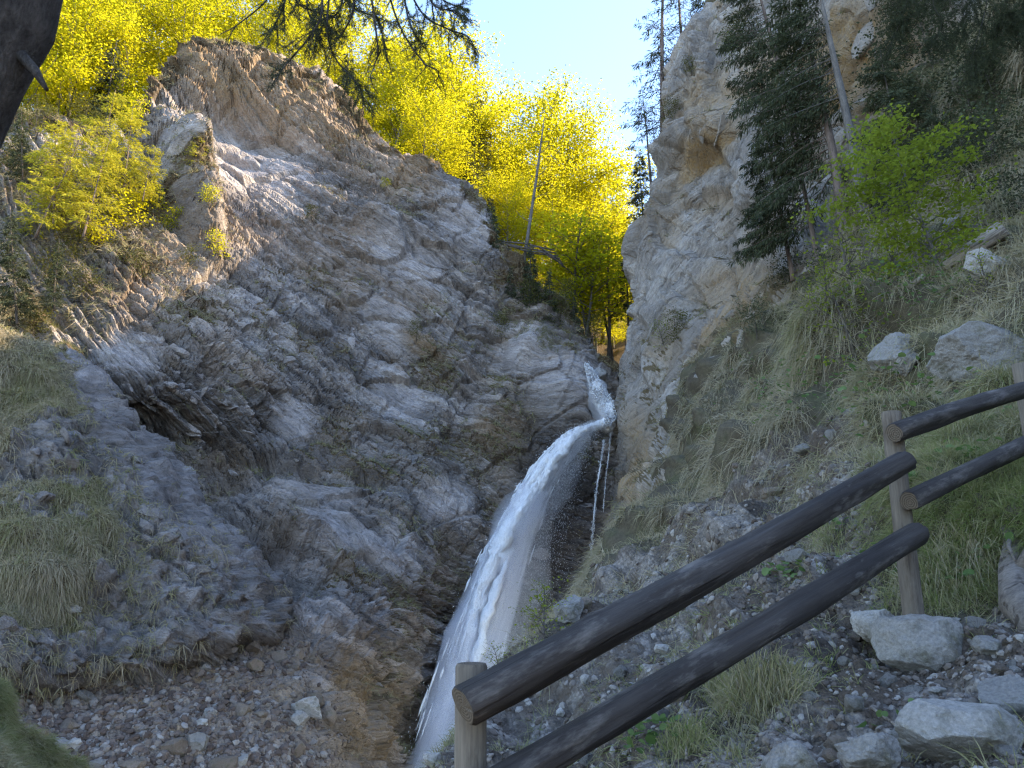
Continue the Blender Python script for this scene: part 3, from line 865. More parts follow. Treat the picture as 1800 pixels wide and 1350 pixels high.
def leaf_material(name, c_dark, c_mid, c_light, trans, rough=0.6, k=0.5):
    m = bpy.data.materials.new(name)
    m.use_nodes = True
    nt = m.node_tree
    for n in list(nt.nodes): nt.nodes.remove(n)
    out = node(nt, "ShaderNodeOutputMaterial")
    a = node(nt, "ShaderNodeAttribute", attribute_name="tone").outputs["Fac"]
    r = node(nt, "ShaderNodeObjectInfo").outputs["Random"]
    ad = node(nt, "ShaderNodeMath", operation='MULTIPLY_ADD', inp={0: r, 1: 0.4, 2: -0.2}).outputs[0]
    f = node(nt, "ShaderNodeMath", operation='ADD', use_clamp=True, inp={0: a, 1: ad}).outputs[0]
    rp = node(nt, "ShaderNodeValToRGB", inp={"Fac": f})
    e = rp.color_ramp.elements
    e.new(0.5)
    for q, (p_, c_) in enumerate(((0.0, c_dark), (0.5, c_mid), (1.0, c_light))):
        e[q].position = p_; e[q].color = rgba(c_)
    d = node(nt, "ShaderNodeBsdfDiffuse", inp={"Color": rp.outputs[0]})
    t = node(nt, "ShaderNodeBsdfTranslucent", inp={"Color": rgba(trans)})
    tm = node(nt, "ShaderNodeMix", data_type='RGBA', blend_type='MULTIPLY', inp={0: 1.0, 6: rgba(trans)})
    rp2 = node(nt, "ShaderNodeValToRGB", inp={"Fac": f})
    rp2.color_ramp.elements[0].color = (0.6, 0.6, 0.6, 1)
    nt.links.new(rp2.outputs[0], tm.inputs[7])
    nt.links.new(tm.outputs[2], t.inputs["Color"])
    mx = node(nt, "ShaderNodeMixShader", inp={0: k})
    nt.links.new(d.outputs[0], mx.inputs[1]); nt.links.new(t.outputs[0], mx.inputs[2])
    nt.links.new(mx.outputs[0], out.inputs[0])
    return m


def bark_material(name, c1, c2, scale=6.0, stretch=0.2, bump=0.03):
    M = Mat(name)
    n1 = M.noise(scale, 8, 0.7, squash=(1, 1, stretch))
    n2 = M.noise(scale * 6, 5, 0.7, squash=(1, 1, stretch * 1.5))
    c = M.mix(M.ramp(n1, [(0.35, 0.0), (0.65, 1.0)]), c1, c2)
    c = M.mix(0.6, c, M.ramp(n2, [(0.3, 0.4), (0.7, 1.3)]), 'MULTIPLY')
    return M.done(c, M.bump(M.math('ADD', n1, n2), 0.9, bump))


M_BEECH = leaf_material("beech_leaf_spring", (0.10, 0.115, 0.010), (0.19, 0.195, 0.014), (0.27, 0.27, 0.022), (0.77, 0.73, 0.022), k=0.6)
M_BEECHN = leaf_material("beech_leaf_shade", (0.08, 0.115, 0.014), (0.16, 0.21, 0.025), (0.24, 0.29, 0.045), (0.42, 0.48, 0.06), k=0.4)
M_NEEDLE = leaf_material("spruce_needle", (0.036, 0.043, 0.028), (0.07, 0.084, 0.052), (0.12, 0.135, 0.08), (0.10, 0.12, 0.05), k=0.25)
M_LARCH = leaf_material("larch_needle", (0.22, 0.21, 0.03), (0.32, 0.31, 0.035), (0.42, 0.41, 0.06), (0.78, 0.72, 0.05), k=0.4)
M_OLIVE = leaf_material("olive_conifer_needle", (0.05, 0.055, 0.018), (0.09, 0.095, 0.03), (0.14, 0.14, 0.05), (0.20, 0.20, 0.05), k=0.3)
M_BARK = bark_material("grey_brown_bark", (0.06, 0.05, 0.042), (0.15, 0.13, 0.115))
M_BARKP = bark_material("pine_bark", (0.10, 0.075, 0.06), (0.24, 0.19, 0.165), 5.0)
M_BARKG = bark_material("pale_bark", (0.10, 0.09, 0.082), (0.21, 0.195, 0.18), 7.0)
M_BARKD = bark_material("dark_spruce_bark", (0.016, 0.014, 0.013), (0.11, 0.10, 0.095), 26.0, 0.35, 0.02)


# ---- trees: each maker returns (trunk mesh, crown mesh) about its own foot, 1 unit = 1 m
def make_beech(seed, H, Rc, n_leaf, leaf, base=0.22, flat=0.55, mat=None, bark=None, lean=0.0, layers=False):
    rng = np.random.default_rng(seed)
    tb, cb = Buf(), Buf()
    tr = bend((0, 0, -0.5), (lean, 0, 1), H * 0.96 + 0.5, 10, rng, 0.05, 0.05)
    r0 = max(0.014 * H, 0.03)
    tube(tb, tr, r0 * np.linspace(1.15, 0.12, 11), 7)
    C = []
    nl = 26
    for k in range(nl):
        u = base + (0.97 - base) * (k + rng.random()) / nl
        i = u * 10
        p0 = tr[int(i)] + (tr[min(int(i) + 1, 10)] - tr[int(i)]) * (i % 1)
        az = k * 2.4 + rng.normal() * 0.4
        w = (u - base) / (1 - base)
        L = Rc * (0.35 + 0.75 * math.sin(math.pi * (0.18 + 0.80 * w)) ** 0.8) * rng.uniform(0.65, 1.15)
        up = rng.uniform(0.15, 0.6) + 0.5 * w
        b = bend(p0, (math.cos(az), math.sin(az), up), L, 5, rng, 0.14, -0.02)
        tube(tb, b, r0 * (1 - 0.7 * u) * np.linspace(0.42, 0.08, 6), 4, caps=False)
        for s_ in range(5):
            q = b[1 + s_ % 5]
            dd = unit(b[min(2 + s_ % 5, 5)] - b[s_ % 5] + rng.normal(size=3) * np.array([0.8, 0.8, 0.3]) * L / 4)
            sb = bend(q, dd, L * rng.uniform(0.25, 0.5), 3, rng, 0.2, 0.0)
            tube(tb, sb, r0 * 0.1 * np.linspace(1, 0.3, 4), 3, caps=False)
            C.append(sb); 
        C.append(b[2:6][:4])
    C = np.array([c[:4] for c in C])
    wgt = np.linalg.norm(C[:, 3] - C[:, 0], axis=1)
    pick_ = rng.choice(len(C), n_leaf, p=wgt / wgt.sum())
    t = rng.random(n_leaf) * 3
    i = np.minimum(t.astype(int), 2)
    base_p = C[pick_, i] + (C[pick_, i + 1] - C[pick_, i]) * (t - i)[:, None]
    spread = rng.normal(size=(n_leaf, 3)) * np.array([1, 1, flat * 0.5]) * (0.085 * Rc + leaf)
    c = base_p + spread
    A = rand_dirs(n_leaf, rng, 0.45)
    Bv = unit(np.cross(A, rand_dirs(n_leaf, rng, 1.0) + np.array([0, 0, 1.1])))
    sz = leaf * rng.uniform(0.6, 1.3, n_leaf)[:, None]
    tone = np.clip(0.5 + 0.16 * rng.normal(size=n_leaf) + 0.22 * (hsh(pick_, 3, 1, seed) - 0.5), 0, 1)
    leaf_quads(cb, c, A * sz * 0.5, Bv * sz * 0.32, tone)
    return tb.mesh("trunk", bark or M_BARK, True), cb.mesh("crown", mat or M_BEECH)


def make_conifer(seed, H, Rc, n_spray, spray, base=0.15, droop=0.35, mat=None, bark=None, bias=None, lean=(0, 0), ragged=0.4, r0=None, shape=0.9, whorls=None):
    rng = np.random.default_rng(seed)
    tb, cb = Buf(), Buf()
    tr = bend((0, 0, -0.6), (lean[0], lean[1], 1), H + 0.6, 12, rng, 0.018, 0.0)
    r0 = r0 or max(0.011 * H, 0.02)
    tube(tb, tr, r0 * np.linspace(1.1, 0.12, 13), 9, lump=0.08, seed=seed)
    nb = whorls or int(36 + H * 5)
    B = []
    for k in range(nb):
        u = base + (0.985 - base) * ((k + rng.random()) / nb)
        i = u * 12
        p0 = tr[int(i)] + (tr[min(int(i) + 1, 12)] - tr[int(i)]) * (i % 1)
        az = rng.uniform(0, 2 * math.pi)
        w = (u - base) / (1 - base)
        L = Rc * max(0.05, (1 - w) ** shape * 0.95 + 0.06) * rng.uniform(1 - ragged, 1 + 0.4 * ragged)
        d = np.array([math.cos(az), math.sin(az), 0.15 - 0.25 * (1 - w)])
        if bias is not None:
            if d[1] < -0.05: d[1] *= -1
            if d[0] > 0.1 and rng.random() < 0.65: d[0] *= -1
            d[:2] += np.array(bias)[:2]
            L *= 0.55 + 0.45 * max(0.0, float(unit(d[:2]) @ unit(np.array(bias)[:2]))) * 1.2
        b = bend(p0, d, L, 5, rng, 0.09, -droop * 0.18)
        tube(tb, b, r0 * (1 - 0.8 * u) * np.linspace(0.22, 0.05, 6), 4, caps=False)
        B.append(b)
    B = np.array(B)
    wgt = np.linalg.norm(B[:, 5] - B[:, 0], axis=1) + 0.02
    pk = rng.choice(len(B), n_spray, p=wgt / wgt.sum())
    t = (rng.random(n_spray) ** 0.75) * 4.7 + 0.25
    i = np.minimum(t.astype(int), 4)
    p0 = B[pk, i] + (B[pk, i + 1] - B[pk, i]) * (t - i)[:, None]
    d = unit(B[pk, i + 1] - B[pk, i])
    side_ = unit(np.cross(d, np.array([0, 0, 1.0]))) * rng.choice([-1, 1], n_spray)[:, None]
    A = unit(d * 0.5 + side_ * rng.uniform(0.2, 1.2, n_spray)[:, None] + np.array([0, 0, -1.0]) * rng.uniform(0.0, droop * 2.2, n_spray)[:, None] + rng.normal(size=(n_spray, 3)) * 0.25)
    L = spray * rng.uniform(0.5, 1.4, n_spray)[:, None]
    off = rng.random(n_spray)[:, None] * np.minimum(0.35 * wgt[pk][:, None] * (1.1 - t[:, None] / 5.5), spray * 3.0)
    c = p0 + A * (off + 0.5 * L) * np.array([1, 1, 0.9])
    Bv = unit(np.cross(A, rand_dirs(n_spray, rng)))
    tone = np.clip(0.42 + 0.2 * rng.normal(size=n_spray) + 0.25 * (hsh(pk, 3, 1, seed) - 0.5), 0, 1)
    leaf_quads(cb, c, A * L * 0.55, Bv * L * 0.095, tone)
    return tb.mesh("trunk", bark or M_BARK, True), cb.mesh("crown", mat or M_NEEDLE)


def plant_tree(name, meshes, loc, label, cat, group=None, rz=0.0, scale=1.0, tilt=(0, 0)):
    t = empty(name, loc, label, cat, group, rz)
    t.scale = (scale,) * 3 if not isinstance(scale, tuple) else scale
    t.rotation_euler = (tilt[0], tilt[1], rz)
    a = link("trunk", meshes[0], t)
    b = link("crown", meshes[1], t)
    return t


# ---- grass
def blades(buf, base, nrm, L, w, rng, tone, droop=0.6, spread=0.7, seg=2, down=None):
    """One curved tapering blade per base point; seg 1 gives a single triangle."""
    n = len(base)
    d = unit(nrm * 0.9 + rng.normal(size=(n, 3)) * spread + np.array([0, 0, 0.35]))
    g = np.array([0, 0, -1.0]) + (0 if down is None else down)
    L = np.broadcast_to(np.asarray(L, float), (n,))[:, None] * rng.uniform(0.55, 1.25, n)[:, None]
    dr = droop * rng.uniform(0.4, 1.5, n)[:, None]
    wv = unit(np.cross(d, rand_dirs(n, rng))) * (np.broadcast_to(np.asarray(w, float), (n,))[:, None] * 0.5)
    P = lambda t: base + d * L * t + g * dr * L * t * t
    if seg == 1:
        V = np.stack([base - wv, base + wv, P(1.0)], 1).reshape(-1, 3)
        buf.add(V, np.arange(3 * n).reshape(n, 3), None, np.repeat(tone, 3))
    else:
        m = P(0.5)
        V = np.stack([base - wv, base + wv, m - wv * 0.8, m + wv * 0.8, P(1.0)], 1).reshape(-1, 3)
        k = (np.arange(n) * 5)[:, None]
        buf.add(V, np.concatenate([k + np.array([[2, 3, 4]])]), k + np.array([[0, 1, 3, 2]]), np.repeat(tone, 5))


M_GRASS = leaf_material("dry_and_green_grass", (0.40, 0.345, 0.25), (0.28, 0.265, 0.14), (0.115, 0.165, 0.04), (0.30, 0.30, 0.13), k=0.3)
M_GREEN = leaf_material("broad_leaf_green", (0.05, 0.085, 0.025), (0.09, 0.14, 0.05), (0.14, 0.20, 0.085), (0.22, 0.30, 0.08), k=0.35)


def scatter_grass(name, surf, weight, n_tuft, per, L, droop, rng, seed, label, seg=2, green=0.4, spread=0.65, wmin=0.004, px_w=0.62, down=None):
    V, N = surf["V"], surf["N"]
    w = np.clip(weight, 0, None)
    idx = rng.choice(len(V), n_tuft, p=w / w.sum())
    p, nn = V[idx], unit(N[idx])
    dist_ = np.linalg.norm(p - EYE, axis=1)
    gt = np.clip(green + 0.45 * fbm(p.astype(np.float32), 1.6, 3, 0.5, seed) * np.clip(8 / dist_, 0.5, 1) + 0.14 * rng.normal(size=n_tuft), 0, 1)
    ln = L * np.clip(dist_ / 9, 0.7, 1.35) * rng.uniform(0.6, 1.3, n_tuft)
    k = np.repeat(np.arange(n_tuft), per)
    wd = np.maximum(wmin, px_w * dist_ / 788)
    jit = rng.normal(size=(len(k), 3)) * (0.22 * ln[k])[:, None] * 0.5
    jit -= nn[k] * (jit * nn[k]).sum(1, keepdims=True)
    b = Buf()
    blades(b, p[k] + jit - nn[k] * 0.02, nn[k], ln[k], wd[k], rng, np.clip(gt[k] + 0.13 * rng.normal(size=len(k)), 0, 1), droop, spread, seg, down)
    o = link(name, b.mesh(name, M_GRASS))
    return tag(o, label, "grass", None, "stuff")


# ---- stones
def ico(sub):
    t = (1 + 5 ** 0.5) / 2
    v = unit(np.array([(-1, t, 0), (1, t, 0), (-1, -t, 0), (1, -t, 0), (0, -1, t), (0, 1, t), (0, -1, -t), (0, 1, -t), (t, 0, -1), (t, 0, 1), (-t, 0, -1), (-t, 0, 1)], float))
    f = np.array([(0, 11, 5), (0, 5, 1), (0, 1, 7), (0, 7, 10), (0, 10, 11), (1, 5, 9), (5, 11, 4), (11, 10, 2), (10, 7, 6), (7, 1, 8), (3, 9, 4), (3, 4, 2), (3, 2, 6), (3, 6, 8), (3, 8, 9), (4, 9, 5), (2, 4, 11), (6, 2, 10), (8, 6, 7), (9, 8, 1)])
    for _ in range(sub):
        e = np.concatenate([f[:, [0, 1]], f[:, [1, 2]], f[:, [2, 0]]])
        e.sort(axis=1)
        u, inv = np.unique(e, axis=0, return_inverse=True)
        inv = inv.reshape(-1)
        m = unit(v[u].mean(1))
        k = len(f)
        a, b, c = inv[:k] + len(v), inv[k:2 * k] + len(v), inv[2 * k:] + len(v)
        f = np.concatenate([np.stack([f[:, 0], a, c], 1), np.stack([f[:, 1], b, a], 1), np.stack([f[:, 2], c, b], 1), np.stack([a, b, c], 1)])
        v = np.concatenate([v, m])
    return v, f


def stone_shape(seed, sub=2, planes=14, rough=0.05, dims=(1, 0.8, 0.6), cut=0.55):
    """An angular stone: a sphere cut by random planes, then roughened. Half sizes dims."""
    rng = np.random.default_rng(seed)
    v, f = ico(sub)
    n = unit(rng.normal(size=(planes, 3)))
    dk = rng.uniform(cut, 0.95, planes)
    r = np.ones(len(v))
    for k in range(planes):
        c = v @ n[k]
        r = np.where(c > 1e-3, np.minimum(r, dk[k] / np.maximum(c, 1e-3)), r)
    V = v * r[:, None]
    V = V * (1 + rough * fbm((v * 2.0 + seed * 3.3).astype(np.float32), 1.0, 4, 0.6, seed))[:, None]
    V = V / np.abs(V).max(axis=0) * np.asarray(dims, float)
    tone = np.full(len(v), rng.uniform(0.35, 0.75))
    return V, f, tone


def stone_material(name, c1, c2, c3, scale=1.0):
    M = Mat(name)
    n1 = M.noise(2.2 * scale, 8, 0.65); n2 = M.noise(14 * scale, 8, 0.75); n3 = M.noise(70 * scale, 4, 0.7)
    c = M.mix(M.ramp(n1, [(0.3, 0.0), (0.7, 1.0)]), c1, c2)
    c = M.mix(M.ramp(n2, [(0.52, 0.0), (0.68, 0.8)]), c, c3)
    c = M.mix(0.65, c, M.ramp(n3, [(0.3, 0.5), (0.7, 1.25)]), 'MULTIPLY')
    moss = M.ramp(M.noise(3.1 * scale, 6, 0.7), [(0.52, 0.0), (0.66, 0.75)])
    c = M.mix(moss, c, M.mix(n3, (0.055, 0.05, 0.03), (0.12, 0.115, 0.065)))
    c = M.mix(1.0, c, M.ramp(M.rnd(), [(0.0, 0.72), (1.0, 1.2)]), 'MULTIPLY')
    nb = M.bump(n2, 0.9, 0.03 / scale); nb = M.bump(n3, 0.7, 0.006 / scale, nb)
    return M.done(c, nb)


M_STONE = stone_material("grey_limestone", (0.215, 0.203, 0.19), (0.29, 0.275, 0.258), (0.14, 0.128, 0.115))
M_STONEW = stone_material("pale_limestone", (0.30, 0.283, 0.262), (0.38, 0.36, 0.335), (0.20, 0.183, 0.165))
M_STONEB = stone_material("brown_stone", (0.15, 0.115, 0.09), (0.21, 0.17, 0.135), (0.09, 0.072, 0.06))


def pick(surf, px, py):
    """Point and normal of the surface at a photograph pixel (nearest sample)."""
    if "vx" not in surf:
        surf["vx"], surf["vy"] = proj(surf["V"])
        surf["vd"] = np.linalg.norm(surf["V"] - EYE, axis=1)
        nv = (surf["N"] * (EYE - surf["V"])).sum(1)
        surf["front"] = nv > 0
    d2 = (surf["vx"] - px) ** 2 + (surf["vy"] - py) ** 2 + np.where(surf["front"], 0, 200)
    near = np.argsort(d2)[:12] if False else np.argpartition(d2, 12)[:12]
    k = near[np.argmin(surf["vd"][near] + 0.01 * d2[near])]
    return surf["V"][k].astype(float), unit(surf["N"][k])
# ------------------------------------------------------------------ wooden rail fence
def log_material(name, c1, c2, c3):
    """Weathered round wood: long cracks and grain along the log's own axis (stored in the attribute 'tone' as an even shade)."""
    M = Mat(name)
    n1 = M.noise(3.0, 8, 0.65, squash=(0.35, 1, 1))
    n2 = M.noise(60.0, 5, 0.7, squash=(0.05, 1, 1))
    n3 = M.noise(9.0, 6, 0.7, squash=(0.3, 1, 1))
    c = M.mix(M.ramp(n1, [(0.35, 0.0), (0.65, 1.0)]), c1, c2)
    c = M.mix(M.ramp(n3, [(0.55, 0.0), (0.72, 0.85)]), c, c3)
    c = M.mix(0.7, c, M.ramp(n2, [(0.3, 0.4), (0.7, 1.35)]), 'MULTIPLY')
    cr = M.noise(14.0, 3, 0.5, squash=(0.06, 1, 1))
    crk = M.ramp(cr, [(0.36, 0.0), (0.42, 1.0)])
    c = M.mix(1.0, c, M.mix(crk, (0.45, 0.42, 0.4), (1, 1, 1)), 'MULTIPLY')
    nb = M.bump(M.math('ADD', n2, M.math('MULTIPLY', crk, 0.8)), 0.8, 0.006)
    nb = M.bump(n3, 0.5, 0.01, nb)
    return M.done(c, nb, 0.75)


M_LOG = log_material("dark_weathered_log", (0.018, 0.015, 0.014), (0.050, 0.043, 0.040), (0.15, 0.135, 0.125))
M_POST = log_material("grey_brown_post", (0.095, 0.076, 0.06), (0.165, 0.14, 0.113), (0.065, 0.047, 0.034))
Mc = Mat("sawn_end_grain")
rg = node(Mc.nt, "ShaderNodeTexWave", wave_type='RINGS', rings_direction='X', inp={"Vector": Mc.co, "Scale": 28.0, "Distortion": 2.0, "Detail": 3.0}).outputs["Fac"]
M_END = Mc.done(Mc.mix(rg, (0.05, 0.038, 0.028), (0.125, 0.10, 0.075)), Mc.bump(Mc.noise(40, 4), 0.5, 0.006), 0.8)


def log_piece(name, p0, p1, r0, r1, mat, seed, sides=26, rings=44, lump=0.17, parent=None, knots=5, round_end=0.012):
    """A log along its own x axis with worn arrises, knots and drying cracks; its two sawn faces carry the end grain."""
    rng = np.random.default_rng(seed)
    p0, p1 = np.asarray(p0, float), np.asarray(p1, float)
    L = float(np.linalg.norm(p1 - p0))
    x = np.linspace(0, L, rings)
    x[1], x[-2] = round_end, L - round_end
    r = r0 + (r1 - r0) * x / L
    th = np.arange(sides) / sides * 2 * math.pi
    XX, TT = np.meshgrid(x, th, indexing='ij')
    q = np.stack([XX * 1.6, np.cos(TT) * 1.3, np.sin(TT) * 1.3], -1).astype(np.float32)
    f = 1 + lump * fbm(q + seed * 5.1, 1.0, 3, 0.5, seed) + 0.02 * fbm(q * np.array([0.6, 6, 6], np.float32) + seed, 1.0, 2, 0.5, seed + 3)
    for _ in range(knots):
        kx, kt = rng.uniform(0.15, 0.9) * L, rng.uniform(0, 2 * math.pi)
        dt = (TT - kt + math.pi) % (2 * math.pi) - math.pi
        f += 0.16 * np.exp(-((XX - kx) / 0.03) ** 2 - (dt / 0.30) ** 2)
    for _ in range(4):
        kt, a0, a1 = rng.uniform(0, 2 * math.pi), rng.uniform(0, 0.6) * L, rng.uniform(0.3, 1.0) * L
        dt = (TT - kt - 0.2 * np.sin(XX * 1.3) + math.pi) % (2 * math.pi) - math.pi
        f -= 0.11 * np.exp(-(dt / 0.12) ** 2) * sstep(a0 - 0.1, a0 + 0.1, XX) * (1 - sstep(a0 + a1 - 0.1, a0 + a1 + 0.1, XX))
    f[0] *= 0.90; f[-1] *= 0.90
    rr = r[:, None] * f
    by_ = 0.007 * np.sin(XX * 1.1 + seed) * L / 2.2
    V = np.stack([XX, rr * np.cos(TT) + by_ * 0.6, rr * np.sin(TT) + by_], -1)
    c0, c1 = V[0].mean(0), V[-1].mean(0)
    k = np.arange(rings * sides).reshape(rings, sides); k2 = np.roll(k, -1, 1)
    quad = np.stack([k[:-1], k[1:], k2[1:], k2[:-1]], -1).reshape(-1, 4)
    me = mesh_from(name, V.reshape(-1, 3), quad, mat, True)
    o = link(name, me, parent)
    xax = Vector(p1 - p0).normalized()
    rot = xax.to_track_quat('X', 'Z')
    o.rotation_mode = 'QUATERNION'; o.rotation_quaternion = rot
    o.location = Vector(p0) - (parent.location if parent else Vector((0, 0, 0)))
    for ring, cc in ((0, c0), (rings - 1, c1)):
        dish = rng.normal(size=(sides,)) * 0.0015
        inner = cc + (V[ring] - cc) * 0.5 + np.stack([dish * (1 if ring else -1), dish * 0, dish * 0], -1)
        ev = np.concatenate([V[ring], inner, cc[None]])
        s_ = np.arange(sides); e_ = (s_ + 1) % sides
        qd = np.stack([s_, e_, e_ + sides, s_ + sides], -1) if ring == 0 else np.stack([e_, s_, s_ + sides, e_ + sides], -1)
        td = np.stack([s_ + sides, e_ + sides, np.full(sides, 2 * sides)], -1) if ring == 0 else np.stack([e_ + sides, s_ + sides, np.full(sides, 2 * sides)], -1)
        link("sawn_end", mesh_from("sawn_end", ev, [qd, td], M_END, False), o)
    return o


fp = at(1612, 1090, 4.42)
fence = empty("rail_fence", fp, "rustic fence of dark round log rails on three grey posts beside the path", "fence")
log_piece("rail", at(813, 1240, 2.93), at(1592, 809, 4.24), 0.070, 0.064, M_LOG, 3, parent=fence, rings=60)
log_piece("rail", at(812, 1420, 2.90), at(1614, 934, 4.22), 0.067, 0.063, M_LOG, 9, parent=fence, rings=60, lump=0.15)
log_piece("rail", at(1574, 763, 4.30), at(1960, 628, 6.0), 0.052, 0.055, M_LOG, 14, parent=fence, rings=40)
log_piece("rail", at(1600, 884, 4.28), at(1960, 698, 5.9), 0.054, 0.058, M_LOG, 21, parent=fence, rings=40, lump=0.13)
def post(px, py, Y, r, foot, seed, sides=20):
    top = at(px, py, Y)
    return log_piece("post", (top[0], top[1], foot), top, r * 1.03, r, M_POST, seed, sides, 30, 0.06, fence, 2)
post(832, 1166, 3.10, 0.058, -0.6, 31)
post(1566, 724, 4.42, 0.054, 1.25, 33)
post(1792, 640, 5.45, 0.055, 1.4, 35)


# ------------------------------------------------------------------ boulders, each with its own shape
def boulder(x0, x1, y0, y1, label, seed, surf=None, Y=None, mat=None, sub=4, planes=16, rough=0.07, depth=1.0, cut=0.5, name="boulder", tilt=(0, 0, 0), cat="boulder", group=None, sink=0.0):
    xc, yc = (x0 + x1) / 2, (y0 + y1) / 2
    if Y is None:
        p, n = pick(surf, xc, y1 - 0.15 * (y1 - y0))
        Y = float(p[1])
    c = at(xc, yc, Y)
    dep = (c - EYE) @ np.array([0, CP, SP])
    hw, hh = (x1 - x0) / 2 * dep / FPX, (y1 - y0) / 2 * dep / FPX
    V, F, tone = stone_shape(seed, sub, planes, rough, (hw, (hw + hh) / 2 * depth, hh), cut)
    me = mesh_from(name, V, F, mat or M_STONE, False, dict(tone=tone))
    o = link(name, me, None, Vector(c) + Vector((0, (hw + hh) / 4 * depth, -sink)))
    o.rotation_euler = tilt
    return tag(o, label, cat, group)


boulder(1662, 1860, 545, 672, "big rounded grey boulder on the slope above the upper right rail", 101, Y=7.3, rough=0.06, planes=14, cut=0.6, sub=5)
boulder(1545, 1648, 570, 676, "upright pale jagged rock left of the big rounded grey boulder", 102, SLOPE, mat=M_STONEW, rough=0.12, planes=12, cut=0.4)
boulder(1556, 1734, 1082, 1204, "squared grey block of stone holding the foot of the middle post", 103, Y=4.05, rough=0.06, planes=11, cut=0.62, sub=5, tilt=(0, 0.12, 0))
boulder(1505, 1605, 1066, 1130, "pale rock just left of the block under the middle post", 104, Y=4.5, mat=M_STONEW, rough=0.1, cut=0.5)
boulder(1585, 1830, 1240, 1356, "broad flat cream slab lying in the path at lower right", 105, Y=2.82, mat=M_STONEW, rough=0.05, planes=12, cut=0.55, depth=1.1, sub=5, tilt=(0.0, 0.08, 0))
boulder(1736, 1880, 1195, 1290, "grey slab at the right edge above the broad cream slab", 106, Y=3.0, rough=0.07, planes=12, cut=0.5, sub=5)
boulder(1486, 1604, 1288, 1376, "rounded pale stone at the bottom edge left of the broad cream slab", 107, Y=2.72, mat=M_STONEW, rough=0.08, cut=0.55, sub=5)
boulder(1350, 1446, 1298, 1375, "angular blue-grey stone at the bottom edge below the big tussock", 108, Y=2.85, rough=0.09, planes=10, cut=0.45)
boulder(1482, 1522, 1218, 1258, "small grey fist of stone alone in the dark soil of the path", 109, SLOPE, rough=0.06, planes=9, cut=0.45, name="stone", cat="stone", sub=3)
boulder(1450, 1500, 1294, 1322, "flat brown-grey stone beside the rounded pale stone", 110, Y=2.98, mat=M_STONEB, name="stone", cat="stone", sub=3)
boulder(1446, 1476, 1318, 1346, "little brown stone wedged at the bottom below the flat brown-grey one", 111, Y=2.85, mat=M_STONEB, name="stone", cat="stone", sub=3)
boulder(1716, 1778, 1118, 1160, "low grey stone to the right of the block under the middle post", 112, SLOPE, name="stone", cat="stone", sub=3)
boulder(1632, 1668, 1208, 1222, "thin flat stone in the soil under the post block", 113, SLOPE, name="stone", cat="stone", sub=3, mat=M_STONEW)
boulder(1702, 1792, 428, 492, "pinkish mossy boulder beneath the fallen log", 114, SLOPE, mat=M_STONEW, rough=0.1, sub=4)
boulder(972, 1032, 1046, 1104, "grey rock on the edge of the slope just above the long upper rail", 115, SLOPE, rough=0.09, cut=0.5)
boulder(1012, 1046, 1050, 1082, "rusty brown stone leaning on the grey rock at the slope edge", 116, SLOPE, mat=M_STONEB, name="stone", cat="stone", sub=3)
boulder(1038, 1071, 640, 676, "round pale rock splitting the water at the lip of the waterfall", 117, Y=43.3, mat=M_STONEW, rough=0.06, sub=3)
boulder(506, 566, 1226, 1268, "blue-grey block above a dark hollow at the foot of the left wall", 118, CLIFF, mat=M_STONEW, rough=0.08, sub=3)
boulder(556, 590, 1240, 1276, "brown stone at the right of the blue-grey block below the left wall", 119, CLIFF, mat=M_STONEB, rough=0.08, sub=3)
boulder(508, 540, 1248, 1284, "smaller blue-grey stone below the blue-grey block under the left wall", 120, CLIFF, mat=M_STONEW, rough=0.08, sub=3, name="stone", cat="stone")
boulder(1655, 1705, 376, 400, "pale ledge of rock on the hillside right of the green beech", 121, SLOPE, mat=M_STONEW, rough=0.1, sub=3)
boulder(1018, 1042, 1186, 1208, "white stone showing between the two long rails, nearest the upper one", 122, SLOPE, mat=M_STONEW, name="stone", cat="stone", sub=3)
boulder(1076, 1096, 1108, 1134, "upright white stone just under the long upper rail", 123, SLOPE, mat=M_STONEW, name="stone", cat="stone", sub=3)
boulder(974, 994, 1243, 1262, "white stone low on the bank between the left post and the lower rail", 124, SLOPE, mat=M_STONEW, name="stone", cat="stone", sub=3)
boulder(1150, 1180, 1130, 1152, "flat cream stone on the rubble between the long rails", 125, SLOPE, mat=M_STONEW, name="stone", cat="stone", sub=3)
boulder(742, 780, 1318, 1352, "white-grey rock at the bottom edge by the foot of the waterfall", 126, SLOPE, mat=M_STONEW, sub=3)
boulder(1395, 1440, 775, 800, "low grey rock at the upper edge of the rubble bank", 127, SLOPE, mat=M_STONE, sub=3)
boulder(1340, 1385, 855, 880, "tan rock lying on the rubble beside the long upper rail", 128, SLOPE, mat=M_STONEB, sub=3)
boulder(90, 138, 1060, 1082, "single white stone in the dry grass of the lower left spur", 129, SPUR, mat=M_STONEW, name="stone", cat="stone", sub=3)

# fallen log and stump
M_DRIFT = log_material("bleached_dead_wood", (0.24, 0.20, 0.165), (0.34, 0.30, 0.26), (0.11, 0.085, 0.065))
a_, b_ = pick(SLOPE, 1662, 478)[0], pick(SLOPE, 1768, 432)[0]
lg = log_piece("fallen_log", a_ + np.array([0, 0, 0.1]), b_ + np.array([0, 0, 0.25]), 0.08, 0.13, M_DRIFT, 51, 14, 24, 0.25)
tag(lg, "split fallen log lying across the hillside above the pinkish boulder", "log")
a_, b_ = pick(SLOPE, 1600, 512)[0], pick(SLOPE, 1630, 494)[0]
lg = log_piece("broken_branch", a_ + np.array([0, 0, 0.05]), b_ + np.array([0, 0, 0.12]), 0.03, 0.05, M_DRIFT, 52, 10, 12, 0.25)
tag(lg, "short bleached piece of dead wood below the green beech", "branch")
bb = Buf()
st0 = at(1795, 1085, 4.15)
